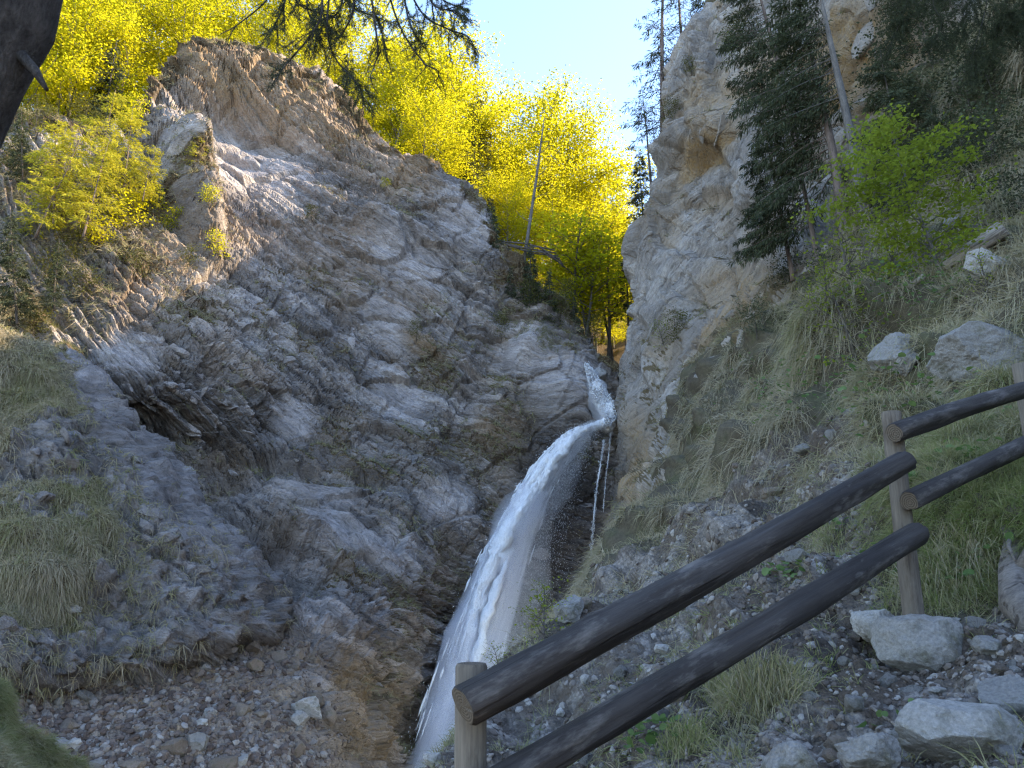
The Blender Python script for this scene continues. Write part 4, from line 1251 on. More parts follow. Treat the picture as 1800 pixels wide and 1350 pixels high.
tube(bb, [at(1812, 1108, 4.0), at(1790, 1060, 4.2), at(1782, 1000, 4.5), at(1790, 930, 4.7), at(1765, 905, 4.8)], [0.05, 0.075, 0.085, 0.06, 0.03], 14, lump=0.35, seed=5)
for k, (pts, r) in enumerate((([(1788, 940, 4.7), (1800, 900, 4.7), (1830, 910, 4.6)], 0.04), ([(1785, 960, 4.6), (1760, 925, 4.7), (1735, 912, 4.8)], 0.03), ([(1792, 1000, 4.4), (1815, 960, 4.4), (1840, 950, 4.3)], 0.035),
                              ([(1778, 930, 4.65), (1772, 960, 4.5), (1784, 985, 4.4)], 0.018))):
    tube(bb, [at(*q) for q in pts], [r, r * 0.7, r * 0.3], 9, lump=0.3, seed=60 + k)
M_STUMP = log_material("grey_stump_wood", (0.11, 0.09, 0.075), (0.19, 0.165, 0.145), (0.05, 0.04, 0.033))
tag(link("dead_stump", bb.mesh("dead_stump", M_STUMP, True)), "gnarled bleached tree stump with roots at the right edge below the lowest rail", "stump")
for k, (pts, r, lab) in enumerate((([(1530, 1252), (1562, 1274), (1592, 1292)], 0.006, "thin bare twig lying on the dark path soil"),
                                   ([(1205, 1340), (1208, 1290), (1216, 1255), (1245, 1248)], 0.006, "bent dead stem beside the left of the big tussock"))):
    bb = Buf()
    P_ = [pick(SLOPE, *q)[0] + np.array([0, 0, 0.015]) for q in pts]
    tube(bb, P_, r, 6)
    tag(link("twig", bb.mesh("twig", M_DRIFT, True)), lab, "twig")

# ------------------------------------------------------------------ loose stones: 8 shapes, many copies
shapes = []
for k in range(8):
    rg_ = np.random.default_rng(300 + k)
    V, F, tone = stone_shape(300 + k, 1, 12, 0.06, (1, rg_.uniform(0.65, 0.95), rg_.uniform(0.35, 0.7)), 0.45)
    shapes.append([mesh_from("stone", V, F, m_, False, dict(tone=tone)) for m_ in (M_STONE, M_STONEW, M_STONEB)])


def scatter_stones(surf, weight, n, smin, smax, rng, label, group, mats=(0.5, 0.3, 0.2), power=2.2):
    w = np.clip(weight, 0, None)
    idx = rng.choice(len(surf["V"]), n, p=w / w.sum(), replace=False)
    for i in idx:
        p, nn = surf["V"][i], unit(surf["N"][i])
        dd = np.linalg.norm(p - EYE)
        s_ = (smin + (smax - smin) * rng.random() ** power) * np.clip(dd / 8, 0.45, 3.0)
        mk = rng.choice(3, p=mats)
        o = link("stone", shapes[rng.integers(8)][mk])
        o.scale = (s_, s_, s_)
        o.rotation_mode = 'QUATERNION'
        o.rotation_quaternion = Vector(unit(nn + rng.normal(size=3) * 0.3)).to_track_quat('Z', 'Y')
        o.location = Vector(p) + Vector(nn) * s_ * 0.12
        qx, qy = proj(p[None])
        big = s_ * FPX / dd > 9
        lab = ("chunky " if big else "small ") + ("grey", "pale", "brownish")[mk] + " loose stone " + label(float(qx[0]), float(qy[0]))
        tag(o, lab, "stone", lab.replace("stone", "stones"))


def gravel_stuff(name, surf, weight, n, smin, smax, rng, label, mat, power=2.5):
    w = np.clip(weight, 0, None)
    idx = rng.choice(len(surf["V"]), n, p=w / w.sum())
    b = Buf()
    base = [stone_shape(500 + k, 0, 8, 0.0, (1, 0.8, 0.55), 0.5) for k in range(10)]
    for k in range(10):
        ii = idx[k::10]
        m = len(ii)
        p = surf["V"][ii]; nn = unit(surf["N"][ii])
        dd = np.linalg.norm(p - EYE, axis=1)
        s_ = (smin + (smax - smin) * rng.random(m) ** power) * np.clip(dd / 8, 0.4, 3.0)
        a = unit(np.cross(nn, rand_dirs(m, rng))); c = np.cross(nn, a)
        v0 = base[k][0]
        V = p[:, None] + s_[:, None, None] * (v0[None, :, 0:1] * a[:, None] + v0[None, :, 1:2] * c[:, None] + v0[None, :, 2:3] * nn[:, None] + 0.15 * nn[:, None])
        F = (base[k][1][None] + (np.arange(m) * len(v0))[:, None, None]).reshape(-1, 3)
        b.add(V.reshape(-1, 3), F, None, np.repeat(rng.random(m), len(v0)))
    o = link(name, b.mesh(name, mat))
    return tag(o, label, "gravel", None, "stuff")


Mg = Mat("loose_gravel")
M_GRAVEL = Mg.done(Mg.mix(0.5, Mg.ramp(Mg.attr("tone"), [(0.0, (0.07, 0.053, 0.042)), (0.35, (0.125, 0.10, 0.083)), (0.7, (0.185, 0.16, 0.142)), (1.0, (0.30, 0.28, 0.258))]), Mg.ramp(Mg.noise(40, 4), [(0.3, 0.5), (0.7, 1.2)]), 'MULTIPLY'), Mg.bump(Mg.noise(60, 4), 0.5, 0.01))
Mg2 = Mat("brown_scree")
M_SCREE = Mg2.done(Mg2.mix(0.5, Mg2.ramp(Mg2.attr("tone"), [(0.0, (0.07, 0.05, 0.04)), (0.5, (0.13, 0.10, 0.085)), (0.85, (0.17, 0.145, 0.128)), (1.0, (0.26, 0.24, 0.225))]), Mg2.ramp(Mg2.noise(40, 4), [(0.3, 0.5), (0.7, 1.2)]), 'MULTIPLY'), Mg2.bump(Mg2.noise(60, 4), 0.5, 0.01))
inview = lambda s: ((proj(s["V"])[0] > -20) & (proj(s["V"])[0] < 1820) & (proj(s["V"])[1] > -20) & (proj(s["V"])[1] < 1370)).astype(float)
for s_ in (SLOPE, CLIFF, SPUR): s_["see"] = inview(s_)
rg1 = np.random.default_rng(71)
ra = lambda x: 1228 - (x - 813) * 0.532          # the upper long rail's line in the photograph, for naming where a stone lies
rb = lambda x: 1420 - (x - 812) * 0.606
zone_r = lambda x, y: (("on the path behind the post block" if y < 1200 else "around the cream slab in the path") if x > 1630 else ("high on the rubble bank near the middle post" if x > 1380 else "midway down the rubble bank above the rails" if x > 1180 else "low on the rubble bank above the rails") if y < ra(x) else "between the two long rails" if y < rb(x) else ("below the lower long rail, left of the big tussock" if x < 1230 else "beside the big tussock below the rails" if x < 1470 else "in the dark soil between tussock and cream slab"))
zone_l = lambda x, y: ("high on the left scree" if y < 1180 else "at the left of the scree's foot" if x < 330 else "at the right of the scree's foot")
scatter_stones(SLOPE, np.clip(SLOPE["gravel"] + 0.7 * SLOPE["path"], 0, 1) * SLOPE["see"] * (SLOPE["X"] > 900), 165, 0.03, 0.13, rg1, zone_r, None)
scatter_stones(CLIFF, (CLIFF["scree"] > 0.4) * CLIFF["see"], 85, 0.025, 0.16, rg1, zone_l, None, (0.33, 0.07, 0.60))
gravel_stuff("rubble_gravel", SLOPE, np.clip(SLOPE["gravel"] + SLOPE["path"], 0, 1) * SLOPE["see"], 11000, 0.008, 0.05, rg1, "fine broken gravel strewn over the right slope and path", M_GRAVEL)
gravel_stuff("scree_gravel", CLIFF, CLIFF["scree"] * CLIFF["see"], 5000, 0.008, 0.05, rg1, "fine brown and grey gravel of the left scree", M_SCREE)

# ------------------------------------------------------------------ waterfall
water = empty("waterfall", at(1070, 748, 42), "white waterfall leaping from the notch between the two walls", "waterfall")
water["kind"] = "structure"
M_FOAM = leaf_material("white_water", (0.94, 0.95, 0.97), (0.94, 0.95, 0.97), (0.94, 0.95, 0.97), (0.94, 0.95, 0.97), k=0.35)
Mc_ = Mat("foaming_strand")
M_STRAND = Mc_.done((0.94, 0.95, 0.97), Mc_.bump(Mc_.noise(5.0, 6, 0.7, squash=(1, 1, 0.35)), 1.0, 0.25), 0.6)
rw = np.random.default_rng(81)
W0 = np.array(water.location)
G = 9.81


def flakes(name, p, v, size, stretch, rng):
    n = len(p)
    a = unit(v + rng.normal(size=(n, 3)) * 0.25 * np.linalg.norm(v, axis=1, keepdims=True))
    b = unit(np.cross(a, rand_dirs(n, rng))); c = np.cross(a, b)
    s_ = size[:, None]
    V = np.stack([p + a * s_ * stretch, p - a * s_ * stretch * 0.6 + b * s_, p - a * s_ * stretch * 0.6 - 0.5 * b * s_ + 0.87 * c * s_, p - a * s_ * stretch * 0.6 - 0.5 * b * s_ - 0.87 * c * s_], 1).reshape(-1, 3)
    k = (np.arange(n) * 4)[:, None, None]
    F = (k + np.array([[0, 1, 2], [0, 2, 3], [0, 3, 1], [1, 3, 2]])[None]).reshape(-1, 3)
    return link(name, mesh_from(name, V - W0, F, M_FOAM, True), water)


p_top = at(1072, 748, 41.7)
v_out = np.array([-5.05, -3.35, 0.3])
def jet(n, lo, hi, pw, spread, t0=0.0, t1=2.1, tp=0.8):
    t = t0 + (t1 - t0) * rw.random(n) ** tp
    k = lo + (hi - lo) * rw.random(n) ** pw
    # coarse strands: drops travel in loose pulses, not evenly
    cl = np.floor(rw.random(n) * 900)
    k = k * 0.55 + 0.45 * (lo + (hi - lo) * hsh(cl, 1, 0, 5) ** pw)
    tt = t * 0.75 + 0.25 * (t0 + (t1 - t0) * hsh(cl, 2, 0, 5) ** tp)
    v = v_out * np.stack([k, k * (0.85 + 0.3 * hsh(cl, 3, 0, 5)), k], -1) + rw.normal(size=(n, 3)) * 0.14
    p = p_top + np.stack([rw.normal(size=n) * 0.10, rw.normal(size=n) * 0.16, rw.normal(size=n) * 0.12], -1)
    p = p + v * tt[:, None] + np.array([0, 0, -0.5 * G]) * (tt ** 2)[:, None] + rw.normal(size=(n, 3)) * (spread * (0.25 + tt))[:, None]
    return p, v + np.array([0, 0, -G]) * tt[:, None], tt
p, v, t = jet(14000, 0.70, 1.02, 0.45, 0.16, tp=0.9)
flakes("main_jet", p, v, rw.uniform(0.006, 0.018, len(p)) * (0.8 + 0.3 * t), 3.0, rw)
p, v, t = jet(16000, 0.38, 0.95, 0.7, 0.30, tp=0.8)
flakes("spray", p, v, rw.uniform(0.005, 0.012, len(p)), 3.5, rw)
# chute above the lip: a sheet of foam sliding down the notch
cpts = np.array([at(1028, 646, 43.6), at(1036, 660, 43.1), at(1047, 685, 42.5), at(1061, 710, 42.1), at(1073, 736, 41.6), at(1062, 752, 41.2)])
n = 4000
u = rw.random(n) * 5 ** 1.0
i = np.minimum(u.astype(int), 4)
pc = cpts[i] + (cpts[i + 1] - cpts[i]) * (u - i)[:, None]
wd = np.interp(u, [0, 1, 2, 3, 4, 5], [0.14, 0.22, 0.40, 0.46, 0.36, 0.2])
pc = pc + np.stack([rw.uniform(-1, 1, n) * wd, rw.normal(size=n) * 0.2 - 0.45, rw.normal(size=n) * 0.06], -1)
flakes("upper_chute", pc, cpts[i + 1] - cpts[i], rw.uniform(0.02, 0.05, n), 2.2, rw)
b = Buf()
cs_ = cubic(cpts + np.array([0, -0.1, 0.0]), np.linspace(0, 5, 40))
tube(b, cs_ - W0, np.interp(np.linspace(0, 5, 40), [0, 1, 2, 3, 4, 5], [0.14, 0.26, 0.42, 0.50, 0.46, 0.34]), 14, lump=0.35, seed=820)
Mc_ = Mat("foaming_chute")
link("strand", b.mesh("strand", Mc_.done((0.94, 0.95, 0.97), Mc_.bump(Mc_.noise(5.0, 6, 0.7), 1.0, 0.2), 0.6), True), water)
# thin threads of water down the wet wall at the right
def thread(pts, n, w, sz):
    c = np.array([at(*q) for q in pts])
    u = rw.random(n) * (len(c) - 1)
    i = np.minimum(u.astype(int), len(c) - 2)
    p = c[i] + (c[i + 1] - c[i]) * (u - i)[:, None] + rw.normal(size=(n, 3)) * np.array([w, w, 0.1]) * (0.5 + 0.5 * np.sin(u * 9)[:, None] ** 2)
    flakes("thread", p[::2], (c[i + 1] - c[i])[::2], rw.uniform(0.35, 0.7, len(p[::2])) * sz, 6.0, rw)
    f_ = cubic(c, np.linspace(0, len(c) - 1, 40)) + np.array([0, -0.05, 0])
    f_ = f_ + np.stack([vnoise(np.stack([np.linspace(0, 9, 40), np.full(40, w * 99 + j), np.zeros(40)], -1), 6) for j in range(3)], -1) * w * 0.8
    bt = Buf()
    tube(bt, f_ - W0, w * (0.22 + 0.35 * vnoise(np.stack([np.linspace(0, 14, 40), np.full(40, w * 77), np.zeros(40)], -1), 9)), 7, lump=0.4, seed=n)
    link("thread", bt.mesh("thread", M_STRAND, True), water)
thread([(1062, 775, 40.6), (1050, 850, 39.9), (1042, 930, 39.3), (1036, 1040, 38.7)], 1700, 0.05, 0.022)
thread([(1074, 760, 41.0), (1066, 830, 40.2), (1060, 900, 39.8)], 500, 0.03, 0.018)
# drifting mist round the falling water: a soft closed body of air full of droplets
def mist(name, k, rad, dens, t0, t1):
    ts = np.linspace(t0, t1, 14)
    c = p_top + (v_out * k)[None] * ts[:, None] + np.array([0, 0, -0.5 * G]) * (ts ** 2)[:, None]
    b = Buf()
    tube(b, c - W0, rad * (0.25 + ts / t1) * np.where((ts == t0) | (ts == t1), 0.6, 1), 20, lump=0.32, seed=int(k * 100))
    m = bpy.data.materials.new(name + "_air")
    m.use_nodes = True
    nt = m.node_tree
    for q in list(nt.nodes): nt.nodes.remove(q)
    out = node(nt, "ShaderNodeOutputMaterial")
    vs = node(nt, "ShaderNodeVolumePrincipled", inp={"Color": (0.95, 0.96, 1.0, 1), "Density": dens, "Anisotropy": 0.2})
    nt.links.new(vs.outputs[0], out.inputs["Volume"])
    o = link(name, b.mesh(name, m, True), water)
    o["kind"] = "stuff"
# the dense white strands inside the plume
for k_ in range(46):
    kk = 1.0 - 0.19 * rw.random() ** 1.7
    t0_ = 0.0 if k_ < 10 else rw.uniform(0.0, 1.2)
    t1_ = min(2.15, t0_ + rw.uniform(0.5, 1.1)) if k_ >= 3 else 2.1
    ts = np.linspace(t0_, t1_, 44)
    side_k = rw.normal() * 0.08
    c = p_top + (v_out * np.array([kk + side_k * 0.3, kk - side_k, kk]))[None] * ts[:, None] + np.array([0, 0, -0.5 * G]) * (ts ** 2)[:, None]
    c = c + 0.12 * ts[:, None] * np.stack([vnoise(np.stack([ts * 5, ts * 0 + k_ * 7.1 + j, ts * 0], -1), 5) for j in range(3)], -1)
    e_ = np.minimum((ts - t0_) / 0.2 + (1 if t0_ == 0 else 0.03), (t1_ - ts) / 0.25 + 0.03)
    rad = (0.06 + 0.10 * np.exp(-ts / 0.15) + 0.11 * np.minimum(ts, 1.1) - 0.05 * np.clip(ts - 1.2, 0, 1)) * rw.uniform(0.7, 1.5) * (1 + 0.5 * vnoise(np.stack([ts * 6, ts * 0 + k_ * 3.3, ts * 0], -1), 8)) * np.clip(e_, 0.03, 1)
    b = Buf()
    tube(b, c - W0, rad, 10, lump=0.7, seed=800 + k_)
    link("strand", b.mesh("strand", M_STRAND, True), water)
# torn rags of water thrown off the plume's edges
bR = Buf()
for k_ in range(420):
    kk = rw.uniform(0.72, 1.07)
    t0_ = 0.15 + 1.9 * rw.random() ** 0.9
    ts = np.linspace(t0_, t0_ + rw.uniform(0.03, 0.12), 5)
    c = p_top + (v_out * np.array([kk, kk * rw.uniform(0.92, 1.08), kk]))[None] * ts[:, None] + np.array([0, 0, -0.5 * G]) * (ts ** 2)[:, None] + rw.normal(size=3) * 0.10 * (0.3 + t0_)
    tube(bR, c - W0, rw.uniform(0.02, 0.07) * np.array([0.1, 0.8, 1, 0.7, 0.1]), 6, lump=0.5, seed=k_)
oR = link("torn_spray", bR.mesh("torn_spray", M_STRAND, True), water)
oR["kind"] = "stuff"
b = Buf()
tube(b, cs_ - W0 + np.array([0, 0.1, 0]), np.interp(np.linspace(0, 5, 40), [0, 1, 2, 3, 4, 5], [0.2, 0.4, 0.6, 0.7, 0.7, 0.5]), 14, lump=0.3, seed=821)
MIST_CHUTE = b
mist("mist", 0.94, 0.50, 1.5, 0.02, 2.15)
mist("mist", 0.85, 1.0, 0.8, 0.05, 2.15)
mist("mist", 0.95, 0.95, 1.6, 0.75, 2.15)
mist("mist", 0.90, 1.4, 0.45, 0.9, 2.15)
mist("mist", 0.78, 1.7, 0.16, 0.3, 2.15)

# ------------------------------------------------------------------ angular blocks standing out of the walls, parts of them
def wall_blocks(cliff, surf, weight, n, smin, smax, long_dir, mat, rng, name="rock_block"):
    shp_ = []
    for k in range(8):
        rk_ = np.random.default_rng(700 + k)
        V, F, tone = stone_shape(700 + k, 3, 9, 0.02, (1.0, rk_.uniform(0.35, 0.6), rk_.uniform(0.25, 0.45)), 0.35)
        z0 = np.zeros(len(V))
        shp_.append(mesh_from(name, V, F, mat, False, dict(tone=0.5 * tone + 0.15, warm=z0 + 0.15 * rk_.random(), soil=z0, dark=z0)))
    w = np.clip(weight, 0, None)
    for i in rng.choice(len(surf["V"]), n, p=w / w.sum(), replace=False):
        p, nn = surf["V"][i], unit(surf["N"][i])
        s_ = smin + (smax - smin) * rng.random() ** 2
        ax = unit(np.asarray(long_dir, float) + rng.normal(size=3) * 0.22)
        ax = unit(ax - nn * (ax @ nn) * 0.8)
        yv = unit(np.cross(nn, ax)); zv = np.cross(ax, yv)
        from mathutils import Matrix
        o = link(name, shp_[rng.integers(8)], cliff)
        o.matrix_world = Matrix(((ax[0] * s_, yv[0] * s_, zv[0] * s_, p[0] - nn[0] * 0.2 * s_), (ax[1] * s_, yv[1] * s_, zv[1] * s_, p[1] - nn[1] * 0.2 * s_), (ax[2] * s_, yv[2] * s_, zv[2] * s_, p[2] - nn[2] * 0.2 * s_), (0, 0, 0, 1)))


wb_ = CLIFF["see"] * (1 - CLIFF["scree"]) * (1 - 0.8 * CLIFF["smooth"]) * (CLIFF["Y"] > 420) * (0.3 + 1.4 * blob(CLIFF["X"], CLIFF["Y"], 330, 760, 240, 200, 30))
wall_blocks(left_cliff, CLIFF, wb_, 150, 0.2, 0.65, (0.82, -0.15, -0.5), M_CLIFF, rg1)
wb_ = SLOPE["see"] * (SLOPE["side"] < -20) * (SLOPE["X"] > 1090)
wall_blocks(right_cliff, SLOPE, wb_, 70, 0.3, 1.2, (0.55, -0.3, 0.65), M_CLIFF2, rg1)
wb_ = SPUR["see"] * SPUR["rocky"]
wall_blocks(spur, SPUR, wb_, 110, 0.15, 0.5, (0.85, -0.2, -0.45), M_SPUR, rg1)

o = link("mist", MIST_CHUTE.mesh("mist", bpy.data.materials["mist_air"], True), water)
o["kind"] = "stuff"
# ------------------------------------------------------------------ forest behind the ridge and in the gorge
beeches = [make_beech(401 + k, 14.0, 4.2, 17000, 0.16, base=(0.25, 0.4, 0.2, 0.35, 0.3)[k], flat=0.6) for k in range(5)]
for m in beeches: m[0].materials[0] = M_BARKG
HX, HY = HILL[0, :, 0], HILL[:, 0, 1]


def hill_at(x, y):
    i = int(np.clip(np.searchsorted(HY, y), 1, len(HY) - 1)); j = int(np.clip(np.searchsorted(HX, x), 1, len(HX) - 1))
    return float(HILL[i, j, 2])


BEECH = [(640,15,64),(700,62,63),(762,80,63),(815,112,61),(690,120,57),(600,70,58),(848,172,61),(800,205,55),(884,222,65),(937,188,67),(905,265,59),(990,244,69),(1028,292,71),(962,335,59),(1052,348,76),
         (1078,395,80),(1010,385,63),(1072,445,72),(1046,472,62),(560,-30,61),(480,-50,61),(400,-70,61),(500,40,55),(320,-90,59),(330,10,53),(240,-90,57),(250,30,51),(160,-110,55),(170,20,49),(90,-90,53),
         (100,40,48),(560,120,54),(620,165,53),(745,195,53),(1095,505,68),(1000,470,57),(880,330,55),(1085,430,90),(1060,400,95),(30,-60,50),(20,40,46),(420,20,57),(700,170,58),(860,250,60),(930,300,66),(1000,330,74)]
where = lambda px, py: ("behind the rounded ridge" if px < 520 else "on the skyline beside the ridge" if px < 830 else "in the gorge above the waterfall")
rt = np.random.default_rng(91)
ORD = ("first", "second", "third", "fourth", "fifth", "sixth", "seventh", "eighth", "ninth", "tenth", "eleventh", "twelfth", "thirteenth", "fourteenth", "fifteenth", "sixteenth", "seventeenth", "eighteenth", "nineteenth", "twentieth")
row = lambda Y: "front-row" if Y < 56 else "middle-row" if Y < 62 else "back-row"
rank = {}
for px, py, Y in sorted(BEECH): rank.setdefault((where(px, py), row(Y)), []).append((px, py, Y))
for i, (px, py, Y) in enumerate(BEECH):
    top = at(px, py, Y)
    gz_ = hill_at(top[0], top[1])
    H = float(np.clip(top[2] - gz_, 7, 24))
    k_ = rank[(where(px, py), row(Y))].index((px, py, Y))
    lab = "sunlit yellow beech %s, %s %s from the left" % (where(px, py), row(Y), ORD[k_])
    plant_tree("beech_tree", beeches[i % 5], (top[0], top[1], top[2] - H), lab, "tree", "sunlit beeches " + where(px, py), rt.uniform(0, 6.28), (H / 14.0 * rt.uniform(0.9, 1.1), H / 14.0 * rt.uniform(0.9, 1.1), H / 14.0))

spruces = [make_conifer(431 + k, 12.0, 2.3, 4200, 0.42, base=0.1, droop=0.4) for k in range(2)]
olive = [make_conifer(441, 12.0, 2.6, 4200, 0.42, base=0.1, droop=0.3, mat=M_OLIVE)]
def conifer_at(meshes, px, py, Y, H, label, name="spruce_tree", cat="tree", rz=0.0, tilt=(0, 0), base_h=12.0, group=None):
    top = at(px, py, Y)
    s_ = H / base_h
    return plant_tree(name, meshes, (top[0], top[1], top[2] - H), label, cat, group, rz, s_, tilt)
conifer_at(olive[0], 836, 160, 57, 12, "olive conifer standing among the skyline beeches")
conifer_at(spruces[0], 205, 60, 46.5, 13, "dark spruce among the beeches above the left rocks")
conifer_at(spruces[1], 600, 90, 54, 10, "dark spruce behind the ridge's right shoulder", rz=1)
conifer_at(spruces[0], 1086, 300, 92, 15, "pale distant spruce at the bottom of the sky gap", rz=2)
conifer_at(spruces[1], 868, 345, 46.2, 5, "dark young conifer on the right edge of the left cliff", rz=3)
conifer_at(spruces[0], 928, 425, 45.3, 5.5, "dark spruce on the ledge left of the gorge", rz=4)
conifer_at(spruces[1], 900, 470, 45.2, 3.5, "small dark spruce below the left cliff's edge", rz=5)
conifer_at(spruces[0], 1128, 262, 50, 8.0, "dark conifer against the right wall's edge", rz=1.3)
conifer_at(spruces[1], 1098, 400, 52, 7.0, "dark conifer low in the gap beside the right wall", rz=2.2)

conifer_at(spruces[0], 968, 470, 45.0, 4.0, "dark spruce right of the bare dead trunk", rz=0.6)
conifer_at(spruces[1], 1012, 520, 45.2, 3.2, "small dark spruce on the last ledge before the gorge", rz=2.9)
conifer_at(spruces[1], 945, 500, 44.6, 2.6, "little dark spruce in front of the heap of fallen branches", rz=1.9)
slim = [make_beech(411 + k, 8.0, 1.7, 1500, 0.19, base=0.5, flat=0.6, bark=M_BARK) for k in range(2)]
for k, (px, py, Y) in enumerate(((1034, 400, 51), (1056, 420, 52.5), (1072, 445, 54), (1046, 455, 53), (1018, 410, 50), (990, 380, 50.5))):
    top = at(px, py, Y)
    H = max(5.0, top[2] - hill_at(top[0], top[1]) + 0.3)
    plant_tree("beech_tree", slim[k % 2], (top[0], top[1], top[2] - H), "slim bare-stemmed young beech at the mouth of the gorge, %s from the right" % ORD[[2, 1, 0, 3, 4, 5][k] if k != 3 else 2] if False else "slim bare-stemmed young beech at the mouth of the gorge, %s from the left" % ORD[[2, 4, 5, 3, 1, 0][k]], "tree", "slim beeches at the mouth of the gorge", rt.uniform(0, 6), H / 8.0)

# slender trees on the skyline of the right wall
thin = [make_conifer(451 + k, 12.0, 1.9, (5200, 3600)[k], (0.19, 0.17)[k], base=0.12, droop=0.5, ragged=0.6, shape=0.5, mat=M_NEEDLE, bark=M_BARKP) for k in range(2)]
def rooted(meshes, pxt, pyt, pxb, pyb, Y, label, name, base_h=12.0, rz=0.0):
    t, b = at(pxt, pyt, Y), at(pxb, pyb, Y)
    dv = Vector(t - b)
    o = plant_tree(name, meshes, b, label, "tree", None, 0, dv.length / base_h)
    o.rotation_mode = 'QUATERNION'
    q = Vector((0, 0, 1)).rotation_difference(dv.normalized())
    from mathutils import Quaternion
    o.rotation_quaternion = q @ Quaternion((0, 0, 1), rz)
    return o
rooted(thin[0], 1147, -120, 1166, 260, 47.0, "slender conifer at the left of the right wall's skyline", "conifer_tree")
rooted(thin[1], 1172, -110, 1206, 150, 46.6, "bare-trunked pine on the right wall's skyline", "pine_tree", rz=1)
rooted(thin[1], 1126, 150, 1152, 400, 47.5, "feathery larch leaning out from the right wall's edge", "larch_tree", rz=2)
rooted(spruces[0], 1235, -130, 1245, 45, 45.5, "dark spruce on the rim at the top of the right wall", "spruce_tree")
rooted(spruces[1], 1290, -160, 1300, 15, 43.5, "second dark spruce on the rim of the right wall", "spruce_tree")

# dead bare trunk standing in the gorge
bb = Buf()
tube(bb, [at(918, 480, 47), at(930, 400, 47.1), at(942, 320, 47.2), at(951, 250, 47.3), at(957, 205, 47.4)], [0.12, 0.105, 0.085, 0.055, 0.02], 8, lump=0.1)
for k in range(9):
    q = at(932 + k * 2.6, 390 - k * 20, 47.1)
    tube(bb, bend(q, (rt.choice([-1, 1]), 0.2, 0.3), rt.uniform(0.4, 1.3), 3, rt, 0.2), [0.03, 0.02, 0.015, 0.008], 4)
tag(link("dead_tree", bb.mesh("dead_tree", M_BARKG, True)), "tall bare dead trunk in front of the yellow beeches", "tree")
bb = Buf()
for k in range(7):
    tube(bb, [at(872 + k * 9, 424 + k * 3, 46.5), at(920 + k * 7, 434 + k * 2 + rt.normal() * 4, 46.6), at(975 + k * 3, 440 + k * 5, 46.8)], 0.05, 5, lump=0.2)
tag(link("fallen_branches", bb.mesh("fallen_branches", M_BARK, True)), "heap of fallen branches at the top edge of the left cliff", "branches")

# ------------------------------------------------------------------ trees on the left spur of the cliff
larch = [make_conifer(461 + k, 6.0, 1.9, 3400, 0.24, base=0.12, droop=0.25, mat=M_LARCH, bark=M_BARKP, ragged=0.5, shape=0.45) for k in range(2)]
rooted(larch[0], 150, 225, 70, 400, 34.0, "yellow-green larch leaning right, leftmost of the lit larches", "larch_tree", 6.0)
rooted(larch[1], 205, 165, 172, 330, 36.0, "tall yellow larch right behind the leaning larch", "larch_tree", 6.0, 1)
rooted(larch[0], 190, 240, 150, 400, 34.3, "yellow larch in the middle of the lit clump", "larch_tree", 6.0, 2.5)
rooted(larch[1], 110, 215, 95, 380, 34.6, "pale larch between the leaning larch and the dark spruce", "larch_tree", 6.0, 0.6)
rooted(larch[0], 230, 190, 215, 345, 36.8, "slim yellow larch close behind the tall yellow one", "larch_tree", 6.0, 1.8)
rooted(larch[1], 268, 255, 252, 345, 36.5, "small bright larch right of the lit clump", "larch_tree", 6.0, 2)
rooted(larch[1], 345, 228, 343, 290, 38.5, "small pale conifer on top of the sunlit rock spire", "larch_tree", 6.0, 3)
rooted(spruces[1], 35, 195, 40, 310, 35.0, "dark spruce at the left edge behind the larches", "spruce_tree")
rooted(spruces[0], 25, 370, 30, 560, 31.5, "dark spruce at the left edge above the grassy spur", "spruce_tree", rz=2)
rooted(spruces[1], 95, 420, 95, 540, 32.0, "dark bushy spruce below the leaning larch", "spruce_tree", rz=1)
bushes = [make_beech(471 + k, 2.0, 1.1, 900, 0.16, base=0.08, flat=1.0) for k in range(2)]
bushg = [(bushes[k][0], make_beech(473 + k, 2.0, 1.1, 900, 0.13, base=0.08, flat=1.0, mat=M_OLIVE)[1]) for k in range(2)]
def bush(px, py, surf, h, kind, label, rz=0.0):
    p, n = pick(surf, px, py)
    return plant_tree("bush", (bushes if kind else bushg)[int(rz * 10) % 2], p, label, "bush", None, rz, h / 2.0)
